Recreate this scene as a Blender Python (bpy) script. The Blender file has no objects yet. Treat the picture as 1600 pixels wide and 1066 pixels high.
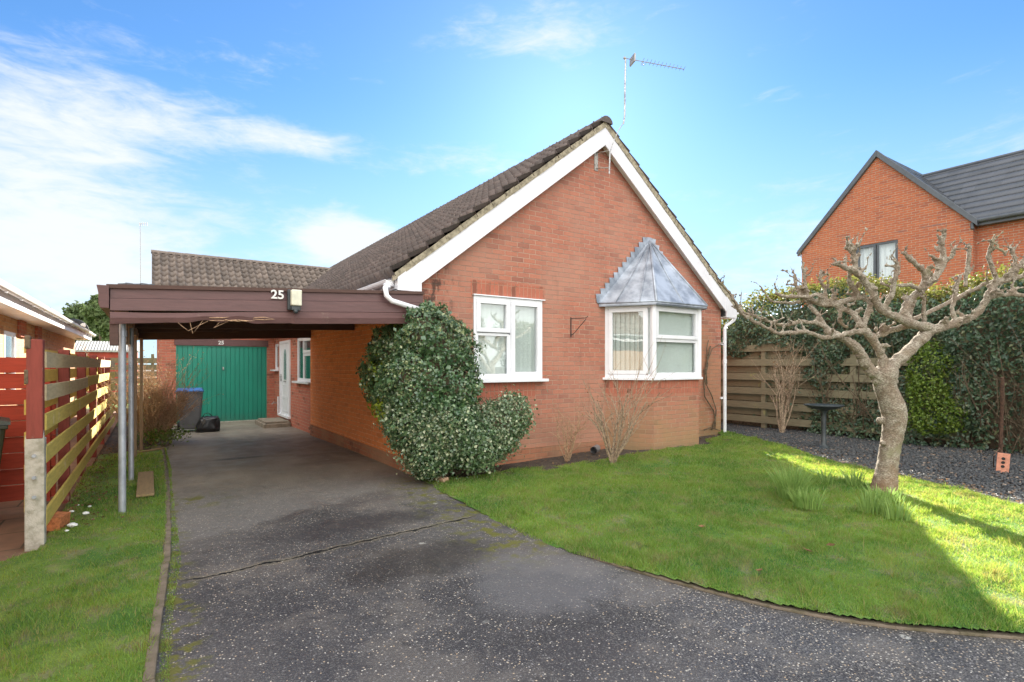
import bpy, bmesh, math, random
import numpy as np
from mathutils import Vector, Matrix, Euler, noise
random.seed(7); rng = np.random.default_rng(7)
scene = bpy.context.scene
col = scene.collection
R = math.radians

# ------------------------------------------------------------------ camera
F = 840/1600.0; TH = math.atan(564/840)
cam_d = bpy.data.cameras.new('camera'); cam = bpy.data.objects.new('camera', cam_d); col.objects.link(cam)
cam_d.sensor_width = 36; cam_d.lens = 36*F; cam_d.shift_y = 39/1600; cam_d.clip_end = 3000; cam_d.clip_start = .05
cam.location = (0, 0, 1.5); cam.rotation_euler = (R(90), 0, -TH)
scene.camera = cam
sn, cs = math.sin(TH), math.cos(TH)
def at(px, py, D):                       # photo pixel + distance along the view axis -> world point
    u = (px-800)/840; v = (572-py)/840
    return Vector((D*(sn+u*cs), D*(cs-u*sn), 1.5+D*v))
def on_ground(px, py, z=0):
    return at(px, py, 840*(1.5-z)/(py-572))

# ------------------------------------------------------------------ world, sun, exposure
SUN_AZ = 49.5; SUN_EL = 26.0            # azimuth counted from +X towards +Y
w = bpy.data.worlds.new("World"); scene.world = w; w.use_nodes = True
nt = w.node_tree; nt.nodes.clear()
def N(t, **k):
    n = NT.nodes.new(t)
    for a, b in k.items(): setattr(n, a, b)
    return n
def L(a, b): NT.links.new(a, b)
def setin(n, name, v):
    if hasattr(v, 'is_output') or isinstance(v, bpy.types.NodeSocket): NT.links.new(v, n.inputs[name])
    else: n.inputs[name].default_value = v
def math_(op, a, b=None, c=None, clamp=False):
    n = N('ShaderNodeMath', operation=op, use_clamp=clamp)
    setin(n, 0, a)
    if b is not None: setin(n, 1, b)
    if c is not None: setin(n, 2, c)
    return n.outputs[0]
def sstep(v, a, b, lo=0.0, hi=1.0):
    n = N('ShaderNodeMapRange', interpolation_type='SMOOTHSTEP')
    setin(n, 'Value', v); n.inputs['From Min'].default_value = a; n.inputs['From Max'].default_value = b
    n.inputs['To Min'].default_value = lo; n.inputs['To Max'].default_value = hi
    return n.outputs[0]
def mixc(f, a, b, mode='MIX'):
    n = N('ShaderNodeMix', data_type='RGBA', blend_type=mode)
    setin(n, 0, f)
    for i, v in ((6, a), (7, b)):
        if isinstance(v, (tuple, list)): v = tuple(v) + ((1,) if len(v) == 3 else ())
        setin(n, i, v)
    return n.outputs[2]
def noise_(vec, scale, detail=4, rough=.55, dist=0, dim='3D'):
    n = N('ShaderNodeTexNoise', noise_dimensions=dim)
    if vec is not None: L(vec, n.inputs['Vector'])
    n.inputs['Scale'].default_value = scale; n.inputs['Detail'].default_value = detail
    n.inputs['Roughness'].default_value = rough; n.inputs['Distortion'].default_value = dist
    return n.outputs[0]
def mapping(vec, scale=(1,1,1), loc=(0,0,0), rot=(0,0,0)):
    n = N('ShaderNodeMapping'); L(vec, n.inputs[0])
    n.inputs['Location'].default_value = loc; n.inputs['Scale'].default_value = scale; n.inputs['Rotation'].default_value = rot
    return n.outputs[0]

NT = nt
sky = N('ShaderNodeTexSky', sky_type='NISHITA'); sky.sun_disc = False
sky.sun_elevation = R(SUN_EL); sky.sun_rotation = R(90-SUN_AZ); sky.air_density = .8; sky.dust_density = .15; sky.ozone_density = 4.5; sky.altitude = 200
tc = N('ShaderNodeTexCoord').outputs['Generated']
sep = N('ShaderNodeSeparateXYZ'); L(tc, sep.inputs[0])
az = math_('ARCTAN2', sep.outputs[0], sep.outputs[1])           # 0 = +Y, grows towards +X
el = math_('ARCSINE', sep.outputs[2])
def blob(a, e, sa, se):                    # soft patch of sky where clouds gather
    da = math_('DIVIDE', math_('SUBTRACT', az, R(a)), R(sa)); de = math_('DIVIDE', math_('SUBTRACT', el, R(e)), R(se))
    r2 = math_('ADD', math_('MULTIPLY', da, da), math_('MULTIPLY', de, de))
    return math_('EXPONENT', math_('MULTIPLY', r2, -1.0))
cmb = N('ShaderNodeCombineXYZ'); L(math_('MULTIPLY', az, 1.0), cmb.inputs[0]); L(math_('MULTIPLY', el, 2.6), cmb.inputs[1])
cv = cmb.outputs[0]
n1 = noise_(mapping(cv, rot=(0,0,R(-14))), 3.6, 9, .6, .5)
n2 = noise_(mapping(cv, (1,1.5,1), (3,1,0), (0,0,R(-20))), 7, 8, .62, .8)
n3 = noise_(mapping(cv, (1,1.2,1), (7,2,0), (0,0,R(-8))), 17, 7, .65, .6)
nn = math_('ADD', math_('ADD', math_('MULTIPLY', n1, .44), math_('MULTIPLY', n2, .34)), math_('MULTIPLY', n3, .22))
m = math_('MULTIPLY', blob(-7, 14, 11, 8.5), 1.0)
for a, e, sa, se, k in ((-2, 21, 10, 3.5, .8), (11.5, 21.3, 5.0, 1.4, .8), (17, 12.3, 5.5, 2.6, 2.2), (-3, 8, 16, 5, .9), (14, 27, 9, 1.4, .5), (33, 31, 10, 1.5, .5), (28,21,8,2.2,.75), (42, 33, 9, 3, .5), (64, 8, 14, 8, .75), (-30, 20, 14, 12, .9), (95, 12, 25, 9, .7), (200,25,60,20,.7)):
    m = math_('ADD', m, math_('MULTIPLY', blob(a, e, sa, se), k))
dens = sstep(math_('ADD', nn, math_('MULTIPLY', m, .235)), .56, .86)
dens = math_('MULTIPLY', dens, .92)
hz = sstep(el, R(0), R(27), .80, 0.0)                           # whitening towards the horizon
skyc = mixc(1.0, sky.outputs[0], (.43, .585, .635), 'MULTIPLY')
skyc = mixc(hz, skyc, (2.0, 2.5, 2.9))
skyc = mixc(dens, skyc, (2.75, 2.85, 2.95))
# unseen bright cloud added behind the camera and overhead as fill light
away = N('ShaderNodeVectorMath', operation='DOT_PRODUCT'); L(tc, away.inputs[0]); away.inputs[1].default_value = (-sn*.94, -cs*.94, .34)
fill_bank = math_('MULTIPLY', sstep(away.outputs['Value'], .0, .55), sstep(nn, .30, .55, .55, 1))
skyc = mixc(fill_bank, skyc, (9.2, 9.0, 8.6))
bg = N('ShaderNodeBackground'); L(skyc, bg.inputs[0]); bg.inputs[1].default_value = .085
wo = N('ShaderNodeOutputWorld'); L(bg.outputs[0], wo.inputs[0])

sl = bpy.data.lights.new('sun', 'SUN'); so = bpy.data.objects.new('sun', sl); col.objects.link(so)
sl.energy = 5.0; sl.angle = R(.5); sl.color = (1, .93, .80)
sdir = Vector((math.cos(R(SUN_AZ))*math.cos(R(SUN_EL)), math.sin(R(SUN_AZ))*math.cos(R(SUN_EL)), math.sin(R(SUN_EL))))
so.rotation_euler = sdir.to_track_quat('Z', 'Y').to_euler(); so.location = sdir*60
scene.view_settings.view_transform = 'Standard'; scene.view_settings.look = 'None'
scene.view_settings.exposure = 2.1; scene.view_settings.gamma = 1
scene.cycles.max_bounces = 8; scene.cycles.transparent_max_bounces = 16

# ------------------------------------------------------------------ materials
MATS = {}
def mat(name):
    global NT
    m = bpy.data.materials.new(name); m.use_nodes = True; NT = m.node_tree; NT.nodes.clear()
    out = N('ShaderNodeOutputMaterial'); p = N('ShaderNodeBsdfPrincipled'); L(p.outputs[0], out.inputs[0])
    MATS[name] = m
    return m, p, out
def objc(): return N('ShaderNodeNewGeometry').outputs['Position']
def uvc(): return N('ShaderNodeTexCoord').outputs['UV']
def bump(p, h, strength=.3, dist=.01):
    b = N('ShaderNodeBump'); L(h, b.inputs['Height']); b.inputs['Strength'].default_value = strength; b.inputs['Distance'].default_value = dist
    L(b.outputs[0], p.inputs['Normal'])
def simple(name, c, rough=.5, var=.15, scale=6, metal=0, bmp=.0, spec=.5, c2=None):
    m, p, o = mat(name)
    g = objc(); n = noise_(g, scale, 5, .6)
    c2 = c2 or tuple(x*(1-var*2) for x in c)
    L(mixc(sstep(n, .35, .7), tuple(min(1, x*(1+var)) for x in c), c2), p.inputs['Base Color'])
    p.inputs['Roughness'].default_value = rough; p.inputs['Metallic'].default_value = metal
    p.inputs['Specular IOR Level'].default_value = spec
    if bmp: bump(p, noise_(g, scale*8, 4), bmp, .004)
    return m

def brick(name, c1, c2, mortar, wash=None, washamt=0, soldier=False, green=0, bw=.225, rh=.075, dirt=.25, dark=(.16,.07,.05)):
    m, p, o = mat(name)
    uv = uvc()
    v = mapping(uv, rot=(0,0,R(90))) if soldier else uv
    b = N('ShaderNodeTexBrick'); L(v, b.inputs['Vector']); b.offset = 0 if soldier else .5
    b.inputs['Color1'].default_value = (0,0,0,1); b.inputs['Color2'].default_value = (1,1,1,1); b.inputs['Mortar'].default_value = (.5,.5,.5,1)
    b.inputs['Scale'].default_value = 1; b.inputs['Mortar Size'].default_value = .0068; b.inputs['Mortar Smooth'].default_value = .25
    b.inputs['Brick Width'].default_value = bw; b.inputs['Row Height'].default_value = rh; b.inputs['Bias'].default_value = 0
    sepc = N('ShaderNodeSeparateColor'); L(b.outputs['Color'], sepc.inputs[0])
    # one random number for every brick
    r = sepc.outputs[0]
    g = objc()
    base = mixc(r, c1, c2)
    base = mixc(sstep(r, .86, 1.0, 0, .75), base, dark)
    fine = noise_(g, 55, 4, .65)
    base = mixc(sstep(fine, .3, .75, .0, .38), base, tuple(x*.55 for x in c1))
    big = noise_(g, .9, 5, .6)
    if wash: base = mixc(sstep(big, .40, .66, 0, washamt), base, wash)
    mo = mixc(sstep(noise_(g, 9, 3), .4, .65), mortar, tuple(x*.62 for x in mortar))
    if wash: mo = mixc(sstep(big, .4, .6, 0, .6), mo, tuple(x*.8 for x in wash))
    c = mixc(b.outputs['Fac'], base, mo)
    st = noise_(mapping(g, (1,1,.22)), 5, 6, .65)
    c = mixc(sstep(st, .56, .8, 0, dirt), c, (.10,.065,.05))
    if name in ('brick_front', 'brick_bay'):
        s0 = N('ShaderNodeSeparateXYZ'); L(g, s0.inputs[0])
        lowz = sstep(math_('ADD', s0.outputs[2], math_('MULTIPLY', noise_(g, 1.7, 5), 1.5)), 1.0, 2.1, .42, 0)
        c = mixc(lowz, c, (.42,.25,.165))
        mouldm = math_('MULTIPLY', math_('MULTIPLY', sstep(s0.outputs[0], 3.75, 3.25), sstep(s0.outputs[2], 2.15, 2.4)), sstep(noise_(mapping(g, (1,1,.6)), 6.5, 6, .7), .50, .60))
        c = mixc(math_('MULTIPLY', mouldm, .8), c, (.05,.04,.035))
    if green:
        s = N('ShaderNodeSeparateXYZ'); L(g, s.inputs[0])
        low = sstep(math_('ADD', s.outputs[2], math_('MULTIPLY', noise_(g, 3, 4), 1.4)), .55, 1.75, green, 0)
        c = mixc(low, c, (.30, .235, .10))
        low2 = sstep(math_('ADD', s.outputs[2], math_('MULTIPLY', noise_(g, 7, 4), .6)), .30, .62, .55, 0)
        c = mixc(low2, c, (.25, .19, .11))
    L(c, p.inputs['Base Color']); p.inputs['Roughness'].default_value = .88; p.inputs['Specular IOR Level'].default_value = .25
    h = math_('SUBTRACT', math_('MULTIPLY', fine, .35), b.outputs['Fac'])
    bump(p, h, .8, .010)
    return m
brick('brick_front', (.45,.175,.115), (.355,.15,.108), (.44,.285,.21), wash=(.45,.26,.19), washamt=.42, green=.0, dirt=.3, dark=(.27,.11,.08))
brick('brick_bay', (.45,.175,.115), (.355,.15,.105), (.44,.28,.20), wash=(.40,.24,.16), washamt=.3, green=.5)
brick('brick_moss', (.45,.175,.115), (.355,.15,.108), (.42,.285,.215), wash=(.38,.22,.12), washamt=.5, green=.65, dark=(.22,.095,.07))
brick('brick_side_bounce', (.80,.27,.095), (.70,.235,.085), (.84,.42,.22), dirt=.08, dark=(.62,.20,.075))  # same brick as the front, with warm bounced light put into the colour
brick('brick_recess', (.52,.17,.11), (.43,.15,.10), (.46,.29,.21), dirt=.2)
brick('brick_soldier', (.46,.155,.10), (.41,.145,.095), (.42,.22,.15), soldier=True, rh=.075, bw=.225)
brick('brick_plinth', (.40,.15,.08), (.33,.13,.08), (.36,.22,.14), wash=(.42,.26,.16), washamt=.6, dirt=.5)
brick('brick_new', (.46,.14,.065), (.37,.11,.06), (.46,.36,.28), dirt=.08, dark=(.28,.09,.06))
brick('brick_buff', (.60,.36,.20), (.52,.29,.16), (.55,.42,.30), dirt=.1, dark=(.4,.2,.12))

simple('upvc', (.77,.78,.82), .32, .03, 3)
simple('upvc_fascia', (.71,.71,.75), .4, .06, 1.2)
simple('upvc_old', (.70,.70,.66), .45, .06, 4)
simple('lead', (.36,.40,.46), .42, .22, 3.5, metal=.35, bmp=.4, c2=(.20,.23,.28))
simple('lead_dark', (.20,.22,.25), .6, .2, 8)
simple('mortar', (.33,.29,.21), .95, .2, 14, bmp=.8, c2=(.15,.13,.09))
simple('alu', (.45,.45,.45), .5, .3, 25, metal=.5)
simple('alu_dull', (.36,.34,.31), .5, .2, 30, metal=.5)
simple('black_metal', (.03,.026,.024), .5, .2, 30)
simple('rust', (.10,.055,.035), .8, .3, 30)
simple('galv', (.38,.41,.46), .45, .12, 9, metal=.4, c2=(.30,.33,.38))
simple('concrete', (.42,.40,.35), .9, .16, 14, bmp=.9, c2=(.29,.28,.22))
simple('concrete_mossy', (.155,.125,.095), .95, .2, 7, bmp=.9, c2=(.085,.075,.04))
simple('step_stone', (.25,.21,.16), .9, .15, 8, bmp=.6)
simple('terracotta', (.52,.23,.15), .8, .12, 20, bmp=.4)
simple('brick_loose', (.45,.16,.06), .85, .2, 40, bmp=.5)
simple('brick_pale', (.45,.30,.20), .9, .15, 20, bmp=.6)
simple('pvc_grey', (.19,.19,.20), .4, .1, 10)
simple('dark_plastic', (.035,.045,.05), .45, .15, 15)
simple('bin_grey', (.105,.11,.12), .5, .1, 6, bmp=.2)
simple('bin_blue', (.05,.17,.45), .4, .1, 8)
simple('bin_green', (.035,.045,.03), .5, .1, 6)
simple('rubber', (.015,.015,.015), .8, .2, 20)
simple('bag', (.016,.018,.022), .28, .3, 9, bmp=.6)
simple('anthracite', (.075,.085,.10), .45, .08, 5)
simple('curtain', (.82,.82,.84), .9, .03, 3)
simple('blind', (.80,.84,.82), .8, .03, 2)
simple('interior', (.16,.14,.12), .9, .1, 1)
simple('wall_far', (.48,.42,.36), .9, .1, 1)
simple('roof_far', (.17,.12,.10), .9, .2, 5)
simple('shed_red', (.30,.04,.025), .8, .1, 4)
simple('corrugated', (.36,.36,.35), .6, .08, 4)
simple('lamp_glass', (.62,.62,.50), .35, .06, 14)
simple('bed_soil', (.060,.045,.034), .98, .35, 18, bmp=1.0, c2=(.025,.02,.016))
simple('stem_dry', (.42,.275,.17), .9, .2, 30, c2=(.22,.14,.085))
simple('stem_grey', (.33,.25,.17), .9, .2, 30, c2=(.16,.115,.08))
simple('stem_dark', (.13,.095,.06), .9, .25, 25)
simple('bulb_white', (.75,.75,.73), .5, .05, 30)

def painted_wood(name, c, peel=(.25,.2,.16), amt=.3, axis=0, rough=.6):
    m, p, o = mat(name); g = objc()
    sc = [3,3,3]; sc[axis] = .35
    gr = noise_(mapping(g, tuple(s*6 for s in sc)), 2.2, 6, .65)
    base = mixc(sstep(gr, .35, .7, 0, .5), c, tuple(x*.55 for x in c))
    pl = noise_(g, 3.2, 8, .7)
    base = mixc(sstep(pl, .60-.0*amt, .66, 0, amt), base, peel)
    L(base, p.inputs['Base Color']); p.inputs['Roughness'].default_value = rough
    bump(p, math_('ADD', gr, pl), .35, .006)
painted_wood('wood_brown', (.115,.052,.050), (.16,.10,.075), .35, 0, .5)
painted_wood('wood_brown_dark', (.085,.042,.032), (.15,.10,.07), .3, 0, .7)
painted_wood('wood_rot', (.12,.058,.055), (.17,.115,.09), .8, 0, .7)
painted_wood('wood_red', (.40,.05,.022), (.28,.05,.03), .35, 0, .7)
painted_wood('wood_red_y', (.26,.055,.04), (.30,.19,.14), .8, 2, .8)
painted_wood('wood_mossy', (.62,.49,.12), (.70,.57,.36), .85, 1, .85)
painted_wood('wood_pale', (.56,.46,.28), (.45,.40,.12), .8, 1, .85)
painted_wood('wood_post', (.25,.17,.11), (.30,.25,.14), .6, 2, .85)
painted_wood('wood_grey', (.21,.19,.12), (.27,.27,.11), .7, 1, .9)
painted_wood('plank_old', (.27,.19,.10), (.16,.12,.06), .6, 1, .9)

def tiles(name, c1, c2, lich, amt=.4, rough=.85):
    m, p, o = mat(name); uv = uvc(); g = objc()
    fl = N('ShaderNodeVectorMath', operation='FLOOR'); L(uv, fl.inputs[0])
    wn = N('ShaderNodeTexWhiteNoise', noise_dimensions='2D'); L(fl.outputs[0], wn.inputs['Vector'])
    base = mixc(wn.outputs[0], c1, c2)
    base = mixc(sstep(noise_(g, 1.3, 4), .35, .7, 0, .4), base, tuple(x*.6 for x in c1))
    n = noise_(g, 22, 6, .7)
    base = mixc(sstep(n, .52, .72, 0, amt), base, lich)
    L(base, p.inputs['Base Color']); p.inputs['Roughness'].default_value = rough
    bump(p, n, .4, .01)
tiles('tiles_garage', (.205,.165,.14), (.115,.095,.082), (.33,.30,.25), .42)
tiles('tiles_house', (.135,.105,.095), (.085,.07,.064), (.24,.21,.17), .4)
tiles('tiles_new', (.10,.11,.13), (.07,.08,.095), (.14,.15,.16), .3, .28)
tiles('tiles_far', (.20,.15,.12), (.16,.12,.10), (.3,.27,.2), .4)

def ribbed_green():
    m, p, o = mat('garage_green'); g = objc()
    n = noise_(mapping(g, (1,1,.3)), 2.5, 4)
    c = mixc(sstep(n, .3, .7), (.008,.26,.175), (.010,.205,.145))
    s = N('ShaderNodeSeparateXYZ'); L(g, s.inputs[0])
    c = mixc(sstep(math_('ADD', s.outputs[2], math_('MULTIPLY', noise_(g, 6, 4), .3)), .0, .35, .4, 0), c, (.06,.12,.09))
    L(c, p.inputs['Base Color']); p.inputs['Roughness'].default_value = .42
ribbed_green()

def glass():
    m = bpy.data.materials.new('window_glass'); m.use_nodes = True
    global NT; NT = m.node_tree; NT.nodes.clear(); MATS['window_glass'] = m
    out = N('ShaderNodeOutputMaterial'); t = N('ShaderNodeBsdfTransparent'); t.inputs[0].default_value = (.93,.955,.95,1)
    gl = N('ShaderNodeBsdfGlossy'); gl.inputs['Roughness'].default_value = .01
    fr = N('ShaderNodeLayerWeight'); fr.inputs[0].default_value = .5
    rf_ = math_('ADD', math_('MULTIPLY', math_('POWER', fr.outputs['Facing'], 4.0), .8), .12)
    b = N('ShaderNodeBump'); b.inputs['Strength'].default_value = .04; b.inputs['Distance'].default_value = .05
    L(noise_(objc(), 1.6, 2), b.inputs['Height']); L(b.outputs[0], gl.inputs['Normal'])
    mx = N('ShaderNodeMixShader'); L(rf_, mx.inputs[0]); L(t.outputs[0], mx.inputs[1]); L(gl.outputs[0], mx.inputs[2]); L(mx.outputs[0], out.inputs[0])
glass()

def leaf(name, c1, c2, c3=None, f3=.1, rough=.5, spec=.5, trans=.25):
    m, p, o = mat(name)
    a = N('ShaderNodeAttribute'); a.attribute_name = 'rnd'
    r = a.outputs['Fac']
    g = objc(); big = noise_(g, 2.6, 3)
    c = mixc(r, c1, c2)
    if c3:
        wn = N('ShaderNodeTexWhiteNoise', noise_dimensions='1D'); setin(wn, 'W', math_('MULTIPLY', r, 913.0))
        thr = math_('ADD', wn.outputs[0], math_('MULTIPLY', math_('SUBTRACT', big, .5), 1.1))
        c = mixc(sstep(thr, 1-f3-.02, 1-f3+.02), c, c3)
    c = mixc(sstep(big, .35, .65, 0, .35), c, tuple(x*.6 for x in c1))
    L(c, p.inputs['Base Color']); p.inputs['Roughness'].default_value = rough; p.inputs['Specular IOR Level'].default_value = spec
    tr = N('ShaderNodeBsdfTranslucent'); L(c, tr.inputs[0])
    mx = N('ShaderNodeMixShader'); mx.inputs[0].default_value = trans; L(p.outputs[0], mx.inputs[1]); L(tr.outputs[0], mx.inputs[2]); L(mx.outputs[0], o.inputs[0])
leaf('leaf_ivy', (.05,.125,.058), (.12,.215,.08), (.44,.50,.24), .13, .30, 1.0)
leaf('leaf_ivy_low', (.08,.16,.075), (.17,.26,.115), (.56,.60,.38), .22, .32, 1.0)
leaf('leaf_lime', (.20,.29,.02), (.30,.36,.04), None, 0, .5)
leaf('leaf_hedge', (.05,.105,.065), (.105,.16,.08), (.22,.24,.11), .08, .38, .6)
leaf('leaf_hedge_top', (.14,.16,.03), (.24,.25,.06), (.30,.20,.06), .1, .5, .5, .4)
leaf('leaf_lime_dark', (.07,.14,.012), (.15,.22,.025), (.25,.3,.05), .1, .5)
leaf('leaf_conifer', (.085,.13,.05), (.16,.21,.08), None, 0, .7, .3)
leaf('leaf_dry', (.30,.17,.09), (.48,.31,.17), None, 0, .8, .2)
leaf('leaf_brown', (.16,.09,.045), (.30,.19,.10), None, 0, .8, .2)
leaf('blade_daff', (.19,.33,.08), (.38,.52,.15), None, 0, .45, .4, .4)

def grass_mat(name, soil):
    m, p, o = mat(name); g = objc()
    a = N('ShaderNodeAttribute'); a.attribute_name = 'rnd'
    n1 = noise_(g, 1.1, 5, .6); n2 = noise_(g, 4.5, 5, .7); n3 = noise_(g, 90, 3, .6)
    c = mixc(sstep(n1, .35, .65), (.068,.185,.030), (.180,.300,.045))
    c = mixc(sstep(n2, .50, .64, 0, .8), c, (.25,.23,.135))
    c = mixc(sstep(noise_(g, 1.9, 4, .6), .56, .64, 0, .55), c, (.24,.34,.07))
    c = mixc(sstep(noise_(g, 2.2, 5, .7, .6), .58, .68, 0, .6), c, (.04,.12,.022))
    if not soil:
        c = mixc(math_('POWER', a.outputs['Fac'], 1.5), c, (.23,.38,.11))
        wn = N('ShaderNodeTexWhiteNoise', noise_dimensions='1D'); setin(wn, 'W', math_('MULTIPLY', a.outputs['Fac'], 517.0))
        c = mixc(sstep(wn.outputs[0], .86, .88, 0, .8), c, (.36,.31,.17))
    else:
        c = mixc(sstep(n3, .35, .65, 0, .5), c, (.05,.065,.02))
        c = mixc(sstep(noise_(g, 3.1, 6, .7), .60, .70, 0, .8), c, (.075,.055,.035))
        bump(p, n3, .8, .02)
    L(c, p.inputs['Base Color']); p.inputs['Roughness'].default_value = .65; p.inputs['Specular IOR Level'].default_value = .25
    if not soil:
        tr = N('ShaderNodeBsdfTranslucent'); L(mixc(1.0, c, (1.9,1.5,.8), 'MULTIPLY'), tr.inputs[0])
        mx = N('ShaderNodeMixShader'); mx.inputs[0].default_value = .5; L(p.outputs[0], mx.inputs[1]); L(tr.outputs[0], mx.inputs[2]); L(mx.outputs[0], o.inputs[0])
grass_mat('grass_blade', False); grass_mat('lawn_base', True)

def asphalt():
    m, p, o = mat('driveway_asphalt'); g = objc()
    s = N('ShaderNodeSeparateXYZ'); L(g, s.inputs[0]); X, Y = s.outputs[0], s.outputs[1]
    big = noise_(g, .55, 5, .6); mid = noise_(g, 2.3, 6, .65)
    c = mixc(sstep(big, .38, .62), (.048,.046,.048), (.090,.085,.083))
    c = mixc(sstep(mid, .50, .66, 0, .65), c, (.034,.032,.033))
    c = mixc(sstep(noise_(g, 1.3, 5, .6), .50, .60, 0, .55), c, (.135,.122,.110))
    # older, smoother concrete under and behind the carport
    zone = sstep(math_('ADD', Y, math_('ADD', math_('MULTIPLY', mid, 1.6), math_('MULTIPLY', X, .12))), 6.9, 9.2)
    cc = mixc(sstep(noise_(mapping(g, (1,.35,1)), 1.7, 6, .65), .35, .68), (.27,.235,.19), (.165,.145,.12))
    c = mixc(zone, c, cc)
    wash = sstep(math_('ADD', Y, math_('MULTIPLY', noise_(g,1.1,5),2.2)), 5.6, 7.6)
    wline = math_('SUBTRACT', math_('ADD', Y, math_('MULTIPLY', math_('SUBTRACT', mid, .5), .8)), math_('MULTIPLY', X, .55))
    c = mixc(math_('MULTIPLY', sstep(wline, 4.95, 5.25, 0, .62), sstep(zone, .9, .1)), c, (.165,.158,.15))
    # stone chips of the exposed aggregate
    v = N('ShaderNodeTexVoronoi'); L(g, v.inputs['Vector']); v.inputs['Scale'].default_value = 74; v.inputs['Randomness'].default_value = 1
    sc = N('ShaderNodeSeparateColor'); L(v.outputs['Color'], sc.inputs[0])
    stone = mixc(sc.outputs[1], (.62,.60,.54), (.46,.33,.20))
    stone = mixc(sstep(sc.outputs[2], .5, .52), stone, (.22,.21,.21))
    dens = math_('ADD', math_('MULTIPLY', noise_(g, 1.1, 5, .65), .75), math_('ADD', math_('MULTIPLY', zone, -.10), -.24))
    # paler chippings towards the right foreground
    right = sstep(math_('SUBTRACT', math_('ADD', X, math_('MULTIPLY', mid, .8)), math_('MULTIPLY', Y, .55)), 1.1, 2.3, 0, .26)
    pick = sstep(math_('ADD', math_('ADD', sc.outputs[0], dens), right), .90, .93)
    near = sstep(v.outputs['Distance'], .30, .42, 1, 0)
    mask = math_('MULTIPLY', math_('MULTIPLY', pick, near), sstep(zone, .2, 1, .95, .25))
    c = mixc(mask, c, stone)
    v2 = N('ShaderNodeTexVoronoi'); L(g, v2.inputs['Vector']); v2.inputs['Scale'].default_value = 150
    s2 = N('ShaderNodeSeparateColor'); L(v2.outputs['Color'], s2.inputs[0])
    c = mixc(math_('MULTIPLY', sstep(math_('ADD', s2.outputs[0], right), .80, .84), .32), c, (.24,.23,.21))
    def patch(px_, py_, rx, ry):
        a_ = math_('DIVIDE', math_('SUBTRACT', X, px_), rx); b_ = math_('DIVIDE', math_('SUBTRACT', Y, py_), ry)
        d_ = math_('ADD', math_('SQRT', math_('ADD', math_('MULTIPLY', a_, a_), math_('MULTIPLY', b_, b_))), math_('MULTIPLY', math_('SUBTRACT', mid, .5), 1.6))
        return sstep(d_, 1.15, .45)
    c = mixc(math_('MULTIPLY', patch(1.75, 3.85, .75, .45), .62), c, (.026,.021,.018))
    c = mixc(math_('MULTIPLY', patch(1.5, 5.05, 1.1, .35), .55), c, (.028,.026,.030))
    c = mixc(math_('MULTIPLY', patch(2.3, 3.0, .6, .7), .55), c, (.15,.15,.155))  # pale sheen on the tarmac, painted in as a lighter colour
    c = mixc(math_('MULTIPLY', patch(1.2, 9.8, .5, .14), .75), c, (.045,.035,.03))
    c = mixc(math_('MULTIPLY', patch(2.2, 8.6, .7, .22), .4), c, (.09,.08,.07))
    # lichen blooms
    v3 = N('ShaderNodeTexVoronoi'); L(g, v3.inputs['Vector']); v3.inputs['Scale'].default_value = 4.2
    s3 = N('ShaderNodeSeparateColor'); L(v3.outputs['Color'], s3.inputs[0])
    li = math_('MULTIPLY', sstep(math_('ADD', v3.outputs['Distance'], math_('MULTIPLY', noise_(g, 26, 4), .22)), .19, .25, 1, 0), sstep(math_('ADD', s3.outputs[0], math_('MULTIPLY', right, 1.2)), .80, .82))
    li = math_('MULTIPLY', li, sstep(X, 1.2, 2.2))
    c = mixc(math_('MULTIPLY', li, sstep(noise_(g, 60, 3), .35, .55)), c, (.36,.36,.33))
    # moss along the edges
    edge = sstep(X, .12, .34, 1, 0)
    mo = math_('MULTIPLY', sstep(noise_(g, 5, 6, .7), .50, .58), edge)
    mo2 = math_('MULTIPLY', sstep(math_('ADD', X, math_('MULTIPLY', math_('SUBTRACT', Y, 6.6), -.10)), 2.25, 2.8), math_('MULTIPLY', sstep(Y, 3.1, 3.8), sstep(Y, 7.0, 6.4)))
    mo2 = math_('MULTIPLY', mo2, sstep(noise_(g, 6, 6, .7), .48, .60))
    d3 = math_('MULTIPLY', sstep(Y, 6.2, 7.0), sstep(Y, 7.6, 7.1)); mo3 = math_('MULTIPLY', math_('MULTIPLY', d3, sstep(X, 1.0, .3)), sstep(noise_(g, 4, 6, .7), .52, .6))
    c = mixc(math_('MINIMUM', math_('ADD', math_('ADD', mo, mo2), mo3), .9), c, (.115,.115,.018))
    # the long crack across the drive
    line = math_('ADD', math_('MULTIPLY', math_('POWER', math_('MAXIMUM', X, 0.001), 1.7), .055), 4.40)
    wob = math_('MULTIPLY', math_('SUBTRACT', noise_(g, 2.6, 6, .65), .5), .30)
    dl = math_('ABSOLUTE', math_('SUBTRACT', math_('ADD', Y, wob), line))
    xm = math_('MULTIPLY', sstep(X, .1, .3), sstep(X, 2.8, 2.5))
    c = mixc(math_('MULTIPLY', sstep(dl, .02, .07, .4, 0), xm), c, (.21,.18,.12))
    crack = math_('MULTIPLY', sstep(math_('ADD', dl, math_('MULTIPLY', noise_(g, 5, 3), .05)), .036, .046, 1, 0), xm)
    c = mixc(crack, c, (.008,.008,.008))
    L(c, p.inputs['Base Color'])
    L(sstep(mid, .3, .7, .42, .75), p.inputs['Roughness']); p.inputs['Specular IOR Level'].default_value = .35
    hh = math_('SUBTRACT', math_('ADD', math_('MULTIPLY', v.outputs['Distance'], -.8), math_('MULTIPLY', noise_(g, 120, 2), .4)), math_('MULTIPLY', crack, 4))
    bump(p, hh, .5, .006)
asphalt()

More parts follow.
